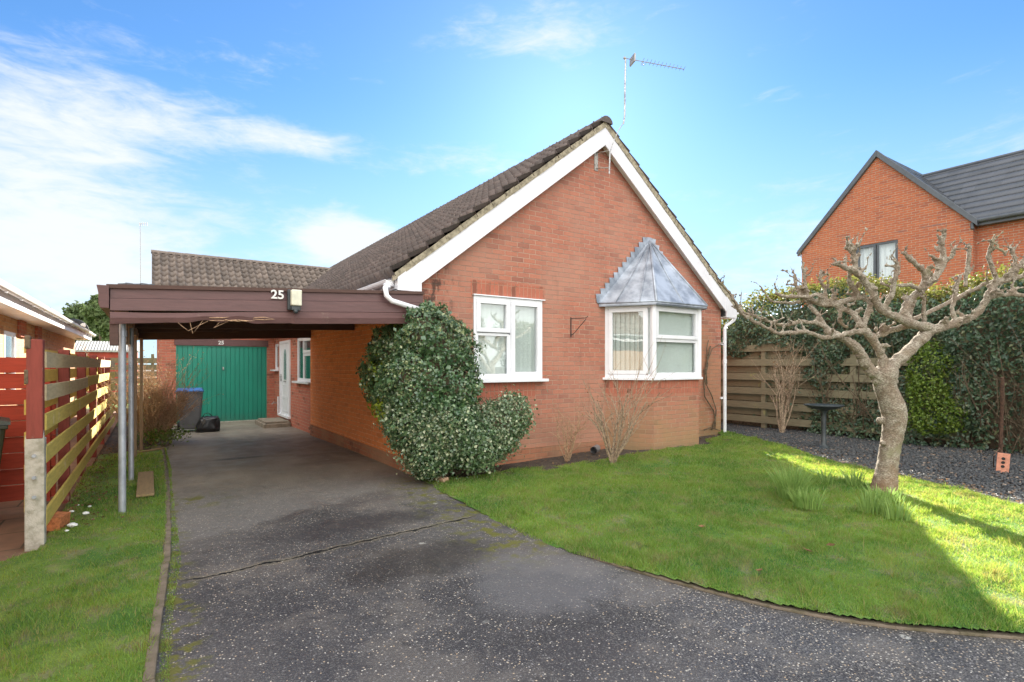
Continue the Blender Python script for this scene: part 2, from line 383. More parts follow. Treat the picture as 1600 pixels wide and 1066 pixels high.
def bark():
    m, p, o = mat('bark'); g = objc()
    n = noise_(mapping(g, (1,1,1)), 7, 6, .65, .5); f = noise_(mapping(g, (1,1,2.2)), 60, 4, .6)
    c = mixc(sstep(n, .38, .62), (.27,.21,.155), (.41,.37,.30))
    c = mixc(sstep(f, .42, .58, 0, .75), c, (.13,.095,.065))
    s = N('ShaderNodeSeparateXYZ'); L(g, s.inputs[0])
    c = mixc(sstep(math_('ADD', s.outputs[2], math_('MULTIPLY', n, .5)), .35, .75, .5, 0), c, (.24,.12,.055))
    c = mixc(sstep(noise_(g, 3, 4), .58, .7, 0, .5), c, (.26,.25,.14))
    L(c, p.inputs['Base Color']); p.inputs['Roughness'].default_value = .9
    bump(p, math_('ADD', f, n), .9, .02)
bark()
def slate():
    m, p, o = mat('slate_chip'); a = N('ShaderNodeAttribute'); a.attribute_name = 'rnd'
    c = mixc(a.outputs['Fac'], (.034,.039,.044), (.082,.086,.088))
    wn = N('ShaderNodeTexWhiteNoise', noise_dimensions='1D'); setin(wn, 'W', math_('MULTIPLY', a.outputs['Fac'], 517.0))
    c = mixc(sstep(wn.outputs[0], .965, .97), c, (.42,.40,.34)); c = mixc(sstep(wn.outputs[0], .93, .935, 0, .7), c, (.20,.12,.07))
    L(c, p.inputs['Base Color']); p.inputs['Roughness'].default_value = .55
slate()
def paving():
    m, p, o = mat('paving'); g = objc()
    b = N('ShaderNodeTexBrick'); L(g, b.inputs['Vector']); b.inputs['Scale'].default_value = 1
    b.inputs['Color1'].default_value = (.22,.12,.075,1); b.inputs['Color2'].default_value = (.17,.10,.065,1); b.inputs['Mortar'].default_value = (.06,.05,.03,1)
    b.inputs['Brick Width'].default_value = .6; b.inputs['Row Height'].default_value = .6; b.inputs['Mortar Size'].default_value = .01
    c = mixc(sstep(noise_(g, 6, 5), .4, .7, 0, .5), b.outputs['Color'], (.10,.07,.045))
    L(c, p.inputs['Base Color']); p.inputs['Roughness'].default_value = .9
paving()

# ------------------------------------------------------------------ mesh helpers
class MB:
    def __init__(s): s.v = []; s.f = []; s.uv = {}
    def add(s, vs, fs):
        o = len(s.v); s.v += [Vector(a) for a in vs]; s.f += [[i+o for i in f] for f in fs]
    def box(s, x0, x1, y0, y1, z0, z1, M=None):
        vs = [Vector((x, y, z)) for z in (z0, z1) for y in (y0, y1) for x in (x0, x1)]
        if M is not None: vs = [M @ a for a in vs]
        s.add(vs, [(0,2,3,1), (4,5,7,6), (0,1,5,4), (2,6,7,3), (0,4,6,2), (1,3,7,5)])
    def hexa(s, b, t):                        # two quads: bottom four, top four points
        s.add(list(b)+list(t), [(3,2,1,0), (4,5,6,7), (0,1,5,4), (1,2,6,5), (2,3,7,6), (3,0,4,7)])
    def quad(s, a, b, c, d): s.add([a, b, c, d], [(0,1,2,3)])
    def prism(s, pts, off):                   # planar polygon swept by a vector
        n = len(pts); pts = [Vector(p) for p in pts]; off = Vector(off)
        s.add(pts+[p+off for p in pts], [tuple(range(n))[::-1], tuple(range(n, 2*n))]+[(i, (i+1) % n, n+(i+1) % n, n+i) for i in range(n)])
    def tube(s, pts, rad, n=8, cap=True):
        pts = [Vector(p) for p in pts]; k = len(pts)
        if not hasattr(rad, '__len__'): rad = [rad]*k
        t0 = (pts[1]-pts[0]).normalized(); ref = Vector((0,0,1)) if abs(t0.z) < .9 else Vector((1,0,0))
        o = len(s.v); u = t0.cross(ref).normalized()
        for i in range(k):
            a = pts[max(0, i-1)]; b = pts[min(k-1, i+1)]; t = (b-a).normalized()
            u = (u - t*u.dot(t)).normalized(); v = t.cross(u)
            for j in range(n):
                an = 2*math.pi*j/n; s.v.append(pts[i]+(u*math.cos(an)+v*math.sin(an))*rad[i])
        for i in range(k-1):
            for j in range(n):
                s.f.append([o+i*n+j, o+i*n+(j+1) % n, o+(i+1)*n+(j+1) % n, o+(i+1)*n+j])
        if cap: s.f.append([o+j for j in range(n)][::-1]); s.f.append([o+(k-1)*n+j for j in range(n)])
    def ball(s, c, r, n=8, sq=(1,1,1), jit=0):
        o = len(s.v); c = Vector(c); m_ = max(4, n//2+1)
        for i in range(m_+1):
            ph = math.pi*i/m_
            for j in range(n):
                a = 2*math.pi*j/n; d = Vector((math.sin(ph)*math.cos(a), math.sin(ph)*math.sin(a), math.cos(ph)))
                k = 1+(jit*noise.noise(d*2.3+c*3) if jit else 0)
                s.v.append(c+Vector((d.x*sq[0], d.y*sq[1], d.z*sq[2]))*r*k)
        for i in range(m_):
            for j in range(n): s.f.append([o+i*n+j, o+(i+1)*n+j, o+(i+1)*n+(j+1) % n, o+i*n+(j+1) % n])
    def lathe(s, c, prof, n=24):
        o = len(s.v); c = Vector(c)
        for r, z in prof:
            for j in range(n): a = 2*math.pi*j/n; s.v.append(c+Vector((r*math.cos(a), r*math.sin(a), z)))
        for i in range(len(prof)-1):
            for j in range(n): s.f.append([o+i*n+j, o+i*n+(j+1) % n, o+(i+1)*n+(j+1) % n, o+(i+1)*n+j])
    def xf(s, M): s.v = [M @ a for a in s.v]; return s
    def build(s, name, material, parent=None, smooth=False, bevel=0, uvs=None, rnd=None):
        me = bpy.data.meshes.new(name)
        off = Vector((0,0,0)); p = parent
        while p is not None: off += p.location; p = p.parent
        me.from_pydata([a-off for a in s.v], [], s.f); me.validate(verbose=False)
        uvl = me.uv_layers.new(name='UVMap')
        if uvs is not None and len(uvs) == len(me.loops):
            uvl.data.foreach_set('uv', np.array(uvs, dtype=np.float32).ravel())
        else:
            arr = np.zeros((len(me.loops), 2), dtype=np.float32)
            for po in me.polygons:
                nx, ny, nz = abs(po.normal.x), abs(po.normal.y), abs(po.normal.z)
                for li in po.loop_indices:
                    c = me.vertices[me.loops[li].vertex_index].co + off
                    if nz > .75: arr[li] = (c.x, c.y)
                    elif nx > .88: arr[li] = (c.y, c.z)
                    elif nx > .3: arr[li] = (math.copysign(1, po.normal.x*po.normal.y)*-1*math.hypot(c.x-6.42, c.y-6.72), c.z)
                    else: arr[li] = (c.x, c.z)
            uvl.data.foreach_set('uv', arr.ravel())
        me.materials.append(MATS[material])
        if smooth:
            me.polygons.foreach_set('use_smooth', [True]*len(me.polygons))
        o = bpy.data.objects.new(name, me); col.objects.link(o)
        if parent is not None: o.parent = parent
        if bevel:
            b = o.modifiers.new('bevel', 'BEVEL'); b.width = bevel; b.segments = 2; b.limit_method = 'ANGLE'
        me.update()
        return o
def fast_mesh(name, V, Fc, material, rnd=None, parent=None, smooth=False):
    """numpy mesh: V (n,3), Fc (m,k)"""
    off = Vector((0,0,0)); p = parent
    while p is not None: off += p.location; p = p.parent
    V = V - np.array(off)
    me = bpy.data.meshes.new(name); n = len(V); m_, k = Fc.shape
    me.vertices.add(n); me.vertices.foreach_set('co', V.astype(np.float32).ravel())
    me.loops.add(m_*k); me.loops.foreach_set('vertex_index', Fc.astype(np.int32).ravel())
    me.polygons.add(m_); me.polygons.foreach_set('loop_start', np.arange(0, m_*k, k, dtype=np.int32))
    try: me.polygons.foreach_set('loop_total', np.full(m_, k, dtype=np.int32))
    except Exception: pass
    if rnd is not None:
        a = me.attributes.new('rnd', 'FLOAT', 'POINT'); a.data.foreach_set('value', rnd.astype(np.float32))
    me.update(calc_edges=True); me.materials.append(MATS[material])
    if smooth: me.polygons.foreach_set('use_smooth', np.ones(m_, dtype=bool))
    o = bpy.data.objects.new(name, me); col.objects.link(o)
    if parent is not None: o.parent = parent
    return o
def tag(o, label=None, cat=None, group=None, kind=None):
    if label: o['label'] = label
    if cat: o['category'] = cat
    if group: o['group'] = group
    if kind: o['kind'] = kind
    return o
def root(name, loc, label, cat, group=None):
    o = bpy.data.objects.new(name, None); col.objects.link(o); o.location = loc; o.empty_display_size = .2
    return tag(o, label, cat, group)
def leaves_on(P, Nn, size, up=.35, asp=.7, spread=.7):
    """leaf cards (bent quads) at points P with outward normals Nn"""
    n = len(P); size = np.asarray(size)*np.ones(n)
    Nn = Nn + rng.normal(0, spread, (n, 3)); Nn /= np.linalg.norm(Nn, axis=1)[:, None]
    t = rng.normal(0, 1, (n, 3)); t[:, 2] -= up
    t -= (t*Nn).sum(1)[:, None]*Nn; t /= np.linalg.norm(t, axis=1)[:, None]
    b = np.cross(Nn, t); s = size[:, None]
    v0 = P - t*s*.5; v2 = P + t*s*.5 - Nn*s*.12; v1 = P + b*s*asp*.5 + Nn*s*.12; v3 = P - b*s*asp*.5 + Nn*s*.12
    V = np.stack([v0, v1, v2, v3], 1).reshape(-1, 3)
    Fc = np.arange(4*n).reshape(n, 4); Fc = np.concatenate([Fc[:, [0,1,2]], Fc[:, [0,2,3]]])
    return V, Fc, np.repeat(rng.random(n), 4)
def blob_points(blobs, n, depth=.18, clump=.12):
    """points near the surface of a union of ellipsoids"""
    P = []; Q = []; C = np.array([b[0] for b in blobs]); Rr = np.array([b[1] for b in blobs])
    wts = (Rr.prod(1))**(2/3); wts /= wts.sum()
    while sum(len(p) for p in P) < n:
        k = rng.choice(len(blobs), n, p=wts); d = rng.normal(0, 1, (n, 3)); d /= np.linalg.norm(d, axis=1)[:, None]
        f = 1 - depth*rng.random(n)**1.5 + clump*(np.sin(d[:, 0]*7+k)*np.sin(d[:, 1]*8+k*2)*np.sin(d[:, 2]*7))
        p = C[k] + d*Rr[k]*f[:, None]
        q = ((p[:, None, :]-C[None])/Rr[None]); ins = (np.sqrt((q**2).sum(2)) < .86).sum(1)
        own = np.sqrt((q[np.arange(n), k]**2).sum(1)) < .86
        ok = (ins - own) <= 0
        P.append(p[ok]); Q.append((d/Rr[k])[ok])
    P = np.concatenate(P)[:n]; Q = np.concatenate(Q)[:n]; Q /= np.linalg.norm(Q, axis=1)[:, None]
    return P, Q
def inpoly(px, py, poly):
    poly = np.array(poly); x0, y0 = poly[:, 0], poly[:, 1]; x1, y1 = np.roll(x0, -1), np.roll(y0, -1)
    c = np.zeros(px.shape, bool)
    for a, b, d, e in zip(x0, y0, x1, y1):
        k = ((b > py) != (e > py)) & (px < (d-a)*(py-b)/((e-b) if e != b else 1e-9)+a); c ^= k
    return c
def sm(x, a, b):
    t = np.clip((np.asarray(x, float)-a)/(b-a), 0, 1); return t*t*(3-2*t)

def split_build(mb, name, material, parent=None, **k):
    par = list(range(len(mb.v)))
    def find(a):
        while par[a] != a: par[a] = par[par[a]]; a = par[a]
        return a
    for f in mb.f:
        for q in f[1:]: par[find(q)] = find(f[0])
    grp = {}
    for f in mb.f: grp.setdefault(find(f[0]), []).append(f)
    out = []
    for fs in grp.values():
        idx = sorted({i for f in fs for i in f}); mp = {a: b for b, a in enumerate(idx)}
        m = MB(); m.v = [mb.v[i] for i in idx]; m.f = [[mp[i] for i in f] for f in fs]; out.append(m.build(name, material, parent, **k))
    return out
# ------------------------------------------------------------------ ground
edge_px = [(655,748), (700,775), (760,806), (830,842), (900,866), (1000,897), (1100,925), (1200,950), (1300,970), (1400,984), (1500,993), (1600,1001)]
EDGE = [on_ground(a, b, .0) for a, b in edge_px]
edge_xy = [(p.x, p.y) for p in EDGE] + [(5.2, .05), (8, -1.4), (13, -2.6)]
def drive_z(x, y): return -.11*sm(y, 8, 17)
def edge_dist(x, y):
    x = np.asarray(x, float); y = np.asarray(y, float); d = np.full(np.broadcast(x, y).shape, 9.0)
    for (ax, ay), (bx, by) in zip(edge_xy[:-1], edge_xy[1:]):
        t = np.clip(((x-ax)*(bx-ax)+(y-ay)*(by-ay))/((bx-ax)**2+(by-ay)**2), 0, 1)
        d = np.minimum(d, np.hypot(x-ax-t*(bx-ax), y-ay-t*(by-ay)))
    return d
_VN = {}
def vnoise(x, y, sc, seed):
    x = np.asarray(x, float)*sc; y = np.asarray(y, float)*sc
    if seed not in _VN: _VN[seed] = np.random.default_rng(seed).random((64, 64))
    T = _VN[seed]; i = np.floor(x).astype(int); j = np.floor(y).astype(int); u = x-i; v = y-j; u = u*u*(3-2*u); v = v*v*(3-2*v)
    g_ = lambda a, b: T[a % 64, b % 64]
    return (g_(i,j)*(1-u)+g_(i+1,j)*u)*(1-v)+(g_(i,j+1)*(1-u)+g_(i+1,j+1)*u)*v
def lawn_z(x, y):
    x = np.asarray(x, float); y = np.asarray(y, float)
    return .006 + .024*sm(edge_dist(x, y), .03, .3) + .10*sm(x-.35*y, 1.0, 6.5) + .02*np.sin(x*1.7+y)*np.sin(y*1.3-x*.4) - .02*sm(x, 10, 12)
def sheet(name, x0, x1, y0, y1, st, zf, material, poly=None, kind='structure'):
    xs = np.arange(x0, x1+st*.5, st); ys = np.arange(y0, y1+st*.5, st); Xg, Yg = np.meshgrid(xs, ys)
    V = np.stack([Xg.ravel(), Yg.ravel(), (zf(Xg, Yg)+0*Xg).ravel()], 1); nx = len(xs)
    i, j = np.meshgrid(np.arange(len(xs)-1), np.arange(len(ys)-1)); a = (j*nx+i).ravel()
    Fc = np.stack([a, a+1, a+1+nx, a+nx], 1)
    if poly is not None:
        cx = V[Fc].mean(1); Fc = Fc[inpoly(cx[:, 0], cx[:, 1], poly)]
        u, inv = np.unique(Fc, return_inverse=True); V = V[u]; Fc = inv.reshape(Fc.shape)
    o = fast_mesh(name, V, Fc, material, smooth=True); tag(o, kind=kind); return o
g = MB(); g.quad((-1500,-1500,-.25), (1500,-1500,-.25), (1500,1500,-.25), (-1500,1500,-.25)); tag(g.build('ground', 'bed_soil'), kind='structure')
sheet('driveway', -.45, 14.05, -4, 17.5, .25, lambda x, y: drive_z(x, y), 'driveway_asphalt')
slate_px = [(1110,672), (1170,684), (1220,696), (1270,713), (1350,731), (1440,752), (1520,771), (1600,790)]
SL = [on_ground(a, b, .12) for a, b in slate_px]
slate_xy = [(p.x, p.y) for p in SL] + [(7.0, .6), (6.9, -1)]
lawn_poly = edge_xy[:-1] + [(6.9,-1.1)] + slate_xy[::-1][1:] + [(9.3,6.45), (8.6,6.35), (8.2,5.95), (6.9,5.92), (6.3,6.0), (5.6,6.05), (4.9,6.1), (4.3,6.32), (3.7,6.2), (3.3,6.25)]
edge_rag = []
for (ax, ay), (bx, by) in zip(edge_xy[:-1], edge_xy[1:]):
    L_ = math.hypot(bx-ax, by-ay); k_ = max(1, int(L_/.05))
    for q in range(k_):
        f = q/k_; x, y = ax+(bx-ax)*f, ay+(by-ay)*f; o_ = .055*float(vnoise(x, y, 6, 31))+.045*float(vnoise(x, y, 21, 32))-.045; edge_rag.append((x+(-(by-ay)/L_)*-o_*-1*0 + ((ay-by)/L_)*o_, y+((bx-ax)/L_)*o_))
lawn_rag = edge_rag + [(6.9,-1.1)] + lawn_poly[lawn_poly.index((6.9,-1.1))+1:]
sheet('lawn', 2.5, 10.5, -2, 7, .03, lambda x, y: lawn_z(x, y), 'lawn_base', lawn_poly)
KX = [on_ground(a, b, .0) for a, b in ((256,700), (262,735), (265,770), (267,820), (265,880), (257,950), (244,1066))]
KX = [(KX[0].x, 11.6)] + [(p.x, p.y) for p in KX] + [(-.03, 1.6), (-.10, 0), (-.2, -3)]
lawnL = [(a-.035, b) for a, b in KX[::-1]]
sheet('lawn', -6, .25, -3, 14, .04, lambda x, y: .012+.01*np.sin(x*3)*np.sin(y*2), 'lawn_base', lawnL + [ (-.72,11.3), (-.75,5.75), (-1.15,5.35), (-6,4.0), (-6,-3)])
sheet('soil_bed', 2.99, 9.9, 5.9, 6.75, .05, lambda x, y: .10*sm(x,3,8)+.015+.02*np.sin(x*9)*np.sin(y*7), 'bed_soil', [(3.0,6.4),(3.3,6.05),(3.7,6.0),(4.9,5.95),(6.9,5.9),(9.9,6),(9.9,6.74),(3.0,6.74)])
sheet('slate_bed', 6, 13, -2, 14, .1, lambda x, y: lawn_z(x, y)-.012, 'bed_soil', slate_xy + [(13,-1), (13,14), (9.7,14), (9.7,6.5)])
sheet('soil_bed', -1.0, .05, 11.2, 17.4, .1, lambda x, y: -.03-.05*sm(y,11,17)+.02*np.sin(x*9)*np.sin(y*7), 'bed_soil')
sheet('path', -12, -.83, 5, 24, .25, lambda x, y: -.02+0*x, 'paving', [(-.84,5.6), (-.84,24), (-12,24), (-12,5), (-1.2,5.2)])
sheet('far_garden', -20, 40, 17.5, 70, 3, lambda x, y: -.08+0*x, 'lawn_base', [(-20,24.5),(-.9,24.5),(-.9,17.6),(40,17.6),(40,70),(-20,70)])
sheet('neighbour_ground', 11.9, 60, -20, 17, 2, lambda x, y: .06+0*x, 'lawn_base')

# grass blades
def blades(n, poly, bbox, zf, hmin, hmax, wd, name, density_fall=True, matn='grass_blade'):
    x = rng.uniform(bbox[0], bbox[1], n); y = rng.uniform(bbox[2], bbox[3], n)
    D = x*sn + y*cs; Lr = x*cs-y*sn
    keep = inpoly(x, y, poly) & (D > 1.2) & (np.abs(Lr) < D*1.05+.4) & (rng.random(n) < np.clip(3.4/np.maximum(D, .5), .22, 1)) & (rng.random(n) < .22+1.5*np.clip(vnoise(x, y, 5, 7)*.6+vnoise(x, y, 17, 8)*.4-.12, 0, 1))
    x, y = x[keep], y[keep]; D = D[keep]; n = len(x)
    pn = vnoise(x, y, 3.2, 1)*.5+vnoise(x, y, 9, 2)*.5; patch = .35+1.5*pn**1.4 + 1.1*(vnoise(x, y, 14, 4) > .86)
    h = rng.uniform(hmin, hmax, n)*patch; a = rng.uniform(0, 2*math.pi, n); lean = rng.uniform(.15, 1.1, n)*h
    ww = wd*rng.uniform(.7, 1.3, n)*np.clip(D/4.5, .8, 2)
    z = zf(x, y)+0*x
    B = np.stack([x, y, z-.004], 1); d = np.stack([np.cos(a), np.sin(a), 0*a], 1); pq = np.stack([-np.sin(a), np.cos(a), 0*a], 1)
    tilt = rng.uniform(0, 2*math.pi, n); ld = np.stack([np.cos(tilt), np.sin(tilt), 0*a], 1)
    v0 = B - d*ww[:, None]*.5; v1 = B + d*ww[:, None]*.5
    m0 = B + ld*lean[:, None]*.35 + np.array([0,0,1])*h[:, None]*.6
    v2 = m0 - d*ww[:, None]*.35; v3 = m0 + d*ww[:, None]*.35
    v4 = B + ld*lean[:, None] + np.array([0,0,1])*h[:, None]
    V = np.stack([v0, v1, v3, v2, v4], 1).reshape(-1, 3); k = np.arange(n)*5
    Fc = np.concatenate([np.stack([k, k+1, k+2], 1), np.stack([k, k+2, k+3], 1), np.stack([k+3, k+2, k+4], 1)])
    return fast_mesh(name, V, Fc, matn, np.repeat(rng.random(n), 5))
o = blades(1250000, lawn_rag, (2.5, 10.5, -1, 7), lawn_z, .018, .042, .0045, 'grass'); tag(o, 'short green lawn grass in front of the bay window', 'grass', kind='stuff')
o = blades(620000, lawnL[:-1] + [(.1,10.9), (-.5,11.2), (-.78,10.0), (-.72,5.75), (-1.15,5.35), (-6,4.0), (-6,-3)], (-6, .25, 1, 11.2), lambda x, y: .015+0*x, .015, .036, .0045, 'grass'); tag(o, 'short mossy grass strip left of the driveway', 'grass', kind='stuff')

stripm = [(a+.008, b) for a, b in KX] + [(a+.055+.03*math.sin(b*3.1), b) for a, b in KX[::-1]]
o = blades(260000, stripm, (-.3, .5, 1, 11.6), lambda x, y: 0*x, .008, .022, .004, 'edge_grass'); tag(o, 'thin strip of grass and moss between kerb and tarmac', 'grass', kind='stuff')
# kerbs / edging
kb = MB()
for (ax, ay), (bx, by) in zip(KX[:-1], KX[1:]):
    n_ = max(1, int(abs(ay-by)/.9+.5))
    for k in range(n_):
        a = Vector((ax+(bx-ax)*k/n_, ay+(by-ay)*k/n_, 0)); b = Vector((ax+(bx-ax)*(k+1)/n_, ay+(by-ay)*(k+1)/n_, 0)); t = (b-a).normalized(); a += t*.004; b -= t*.004; w_ = Vector((-.05,0,0)); zt_ = random.uniform(.010,.024); j_ = random.uniform(-.006,.006)
        a.x += j_; b.x += j_; q = Vector((0,0,.1)); u_ = Vector((0,0,zt_)); kb.hexa([a-q, b-q, b+w_-q, a+w_-q], [a+u_, b+u_, b+w_+u_, a+w_+u_])
tag(kb.build('kerb_edging', 'concrete_mossy', bevel=.006), kind='structure')
kb = MB()
pts = [Vector((p[0], p[1], 0)) for p in edge_xy[4:13]]
for a, b in zip(pts[:-1], pts[1:]):
    t = (b-a).normalized(); nn_ = Vector((-t.y, t.x, 0))
    kb.hexa([a-nn_*.0, b-nn_*.0, b+nn_*.045, a+nn_*.045][::1], [a-nn_*.0+Vector((0,0,.018)), b+Vector((0,0,.018)), b+nn_*.045+Vector((0,0,.018)), a+nn_*.045+Vector((0,0,.018))])
tag(kb.build('kerb_edging', 'concrete_mossy', bevel=.004), kind='structure')
kb = MB()
pts = [Vector((p[0], p[1], float(lawn_z(p[0], p[1])))) for p in slate_xy[2:9]]
for a, b in zip(pts[:-1], pts[1:]):
    t = (b-a).normalized(); nn_ = Vector((t.y, -t.x, 0))*-1
    if nn_.x < 0: nn_ = -nn_
    q = Vector((0,0,.012)); kb.hexa([a-q*3, b-q*3, b-q*3+nn_*.20, a-q*3+nn_*.20], [a+q*.3, b+q*.3, b+q*.3+nn_*.20, a+q*.3+nn_*.20])
tag(kb.build('stone_edging', 'concrete_mossy', bevel=.008), kind='structure')

# slate chippings (stuff)
def chips(n):
    x = rng.uniform(6.6, 12.0, n); y = rng.uniform(-1, 12, n); poly = [(a+.02, b) for a, b in slate_xy] + [(12.0,-1), (12.0,12), (9.8,12), (9.8,6.5)]
    D = x*sn+y*cs; k = inpoly(x, y, poly) & (np.abs(x*cs-y*sn) < D*1.05) & (D > 1)
    x, y = x[k], y[k]; n = len(x); s = rng.uniform(.012, .030, n)
    nn_ = np.stack([rng.normal(0,.28,n), rng.normal(0,.28,n), np.ones(n)], 1); nn_ /= np.linalg.norm(nn_, axis=1)[:, None]
    a = rng.uniform(0, 6.28, n); t = np.stack([np.cos(a), np.sin(a), 0*a], 1); t -= (t*nn_).sum(1)[:, None]*nn_; b = np.cross(nn_, t)
    P = np.stack([x, y, lawn_z(x, y)+rng.uniform(-.006,.014,n)], 1); th = nn_*.006
    cs_ = []
    for k2, (p, q) in enumerate(((-1,-.5),(.3,-.8),(1,.1),(.2,.7))):
        jit = rng.uniform(.6,1.1,(n,1)); cs_.append(P + (t*p*jit + b*q*jit)*s[:, None])
    V = np.concatenate([np.stack(cs_, 1)+th[:, None, :], np.stack(cs_, 1)*1.0-th[:, None, :]], 1).reshape(-1, 3)
    k = np.arange(n)[:, None]*8
    Fc = np.concatenate([k+np.array([[0,1,2,3]])]+[k+np.array([[i, i+4, (i+1) % 4+4, (i+1) % 4]]) for i in range(4)])
    return fast_mesh('slate_chippings', V, Fc, 'slate_chip', np.repeat(rng.random(n), 8))
tag(chips(80000), 'dark blue grey slate chippings in the bed before the hedge', 'gravel', kind='stuff')

# ------------------------------------------------------------------ building helpers
def panel(mb, axis, c, a0, a1, z0, z1, holes=(), reveal=.09, inward=1):
    """wall sheet on plane X=c ('x') or Y=c ('y') with rectangular holes and their reveals"""
    A = sorted({a0, a1, *[h[0] for h in holes], *[h[1] for h in holes]}); Z = sorted({z0, z1, *[h[2] for h in holes], *[h[3] for h in holes]})
    P = (lambda a, z, d=0: (c+d*inward, a, z)) if axis == 'x' else (lambda a, z, d=0: (a, c+d*inward, z))
    for i in range(len(A)-1):
        for j in range(len(Z)-1):
            m1, m2 = (A[i]+A[i+1])/2, (Z[j]+Z[j+1])/2
            if any(h[0] < m1 < h[1] and h[2] < m2 < h[3] for h in holes): continue
            mb.quad(P(A[i], Z[j]), P(A[i+1], Z[j]), P(A[i+1], Z[j+1]), P(A[i], Z[j+1]))
    for h in holes:
        for (p, q) in (((h[0], h[2]), (h[1], h[2])), ((h[1], h[2]), (h[1], h[3])), ((h[1], h[3]), (h[0], h[3])), ((h[0], h[3]), (h[0], h[2]))):
            mb.quad(P(*p), P(*q), P(*q, reveal), P(*p, reveal))
def frame_xf(o, along, outward):
    a = Vector(along).normalized(); n = Vector(outward).normalized(); u = Vector((0,0,1))
    M = Matrix(((a.x, n.x, u.x, o[0]), (a.y, n.y, u.y, o[1]), (a.z, n.z, u.z, o[2]), (0,0,0,1))); return M
def window(parent, o, along, out, W, H, sashes, sill=True, material='upvc', blind='v', depth=.07, fr=.055, sash=.05, sill_over=.04, label=None, sill_proj=.12, gl='window_glass'):
    """sashes: (u0,u1,v0,v1,opening) ; local frame u along, n outward, v up"""
    M = frame_xf(o, along, out); m_ = MB()
    d0, d1 = -depth, 0
    m_.box(0, W, d0, d1, 0, fr, M); m_.box(0, W, d0, d1, H-fr, H, M); m_.box(0, fr, d0, d1, fr, H-fr, M); m_.box(W-fr, W, d0, d1, fr, H-fr, M)
    cutsu = sorted({s[0] for s in sashes} | {s[1] for s in sashes})
    for s in sashes:
        u0, u1, v0, v1, op = s; k = sash if op else sash*.45; e = .016 if op else -.006
        if u0 > fr+.01: m_.box(u0-fr*.5, u0, d0, d1-.001, v0 if v0 > fr+.01 else fr, v1, M)
        if u1 < W-fr-.01: m_.box(u1, u1+fr*.5, d0, d1-.001, v0 if v0 > fr+.01 else fr, v1, M)
        if v0 > fr+.01: m_.box(u0, u1, d0, d1-.002, v0-fr*.5, v0, M)
        if v1 < H-fr-.01: m_.box(u0, u1, d0, d1-.002, v1, v1+fr*.5, M)
        a = .010
        m_.box(u0-a, u1+a, d0+.01, e, v0-a, v0+k, M); m_.box(u0-a, u1+a, d0+.01, e, v1-k, v1+a, M)
        m_.box(u0-a, u0+k, d0+.01, e-.0005, v0+k, v1-k, M); m_.box(u1-k, u1+a, d0+.01, e-.0005, v0+k, v1-k, M)
    win = m_.build('window', material, parent, bevel=.003)
    if label: win['label'] = label
    for s in sashes:
        u0, u1, v0, v1, op = s; k = sash if op else sash*.45
        q = MB(); q.box(u0+k-.005, u1-k+.005, -.030, -.024, v0+k-.005, v1-k+.005, M); q.build('pane', gl, win)
    if sill:
        q = MB(); q.box(-sill_over, W+sill_over, -depth+.01, sill_proj, -.045, -.002, M); q.build('sill', material, win, bevel=.005)
    if blind == 'v':
        q = MB(); n = int(W/.085)
        for i in range(n+1):
            c = .04+i*(W-.08)/n; an = R(25); dx = .046*math.cos(an); dy = .046*math.sin(an)
            q.add([M @ Vector((c-dx, -.09-dy, .05)), M @ Vector((c+dx, -.09+dy, .05)), M @ Vector((c+dx, -.09+dy, H-.05)), M @ Vector((c-dx, -.09-dy, H-.05))], [(0,1,2,3)])
        q.box(.03, W-.03, -.12, -.075, H-.09, H-.05, M)
        q.build('blind', 'blind', win)
    elif blind == 'c':
        q = MB(); n = 40
        for i in range(n):
            a0 = .02+i*(W-.04)/n; a1 = .02+(i+1)*(W-.04)/n; f = lambda t: -.15+.02*math.sin(t*38)
            q.add([M @ Vector((a0, f(a0), .02)), M @ Vector((a1, f(a1), .02)), M @ Vector((a1, f(a1), H-.02)), M @ Vector((a0, f(a0), H-.02))], [(0,1,2,3)])
        q.build('curtain', 'curtain', win)
    return win
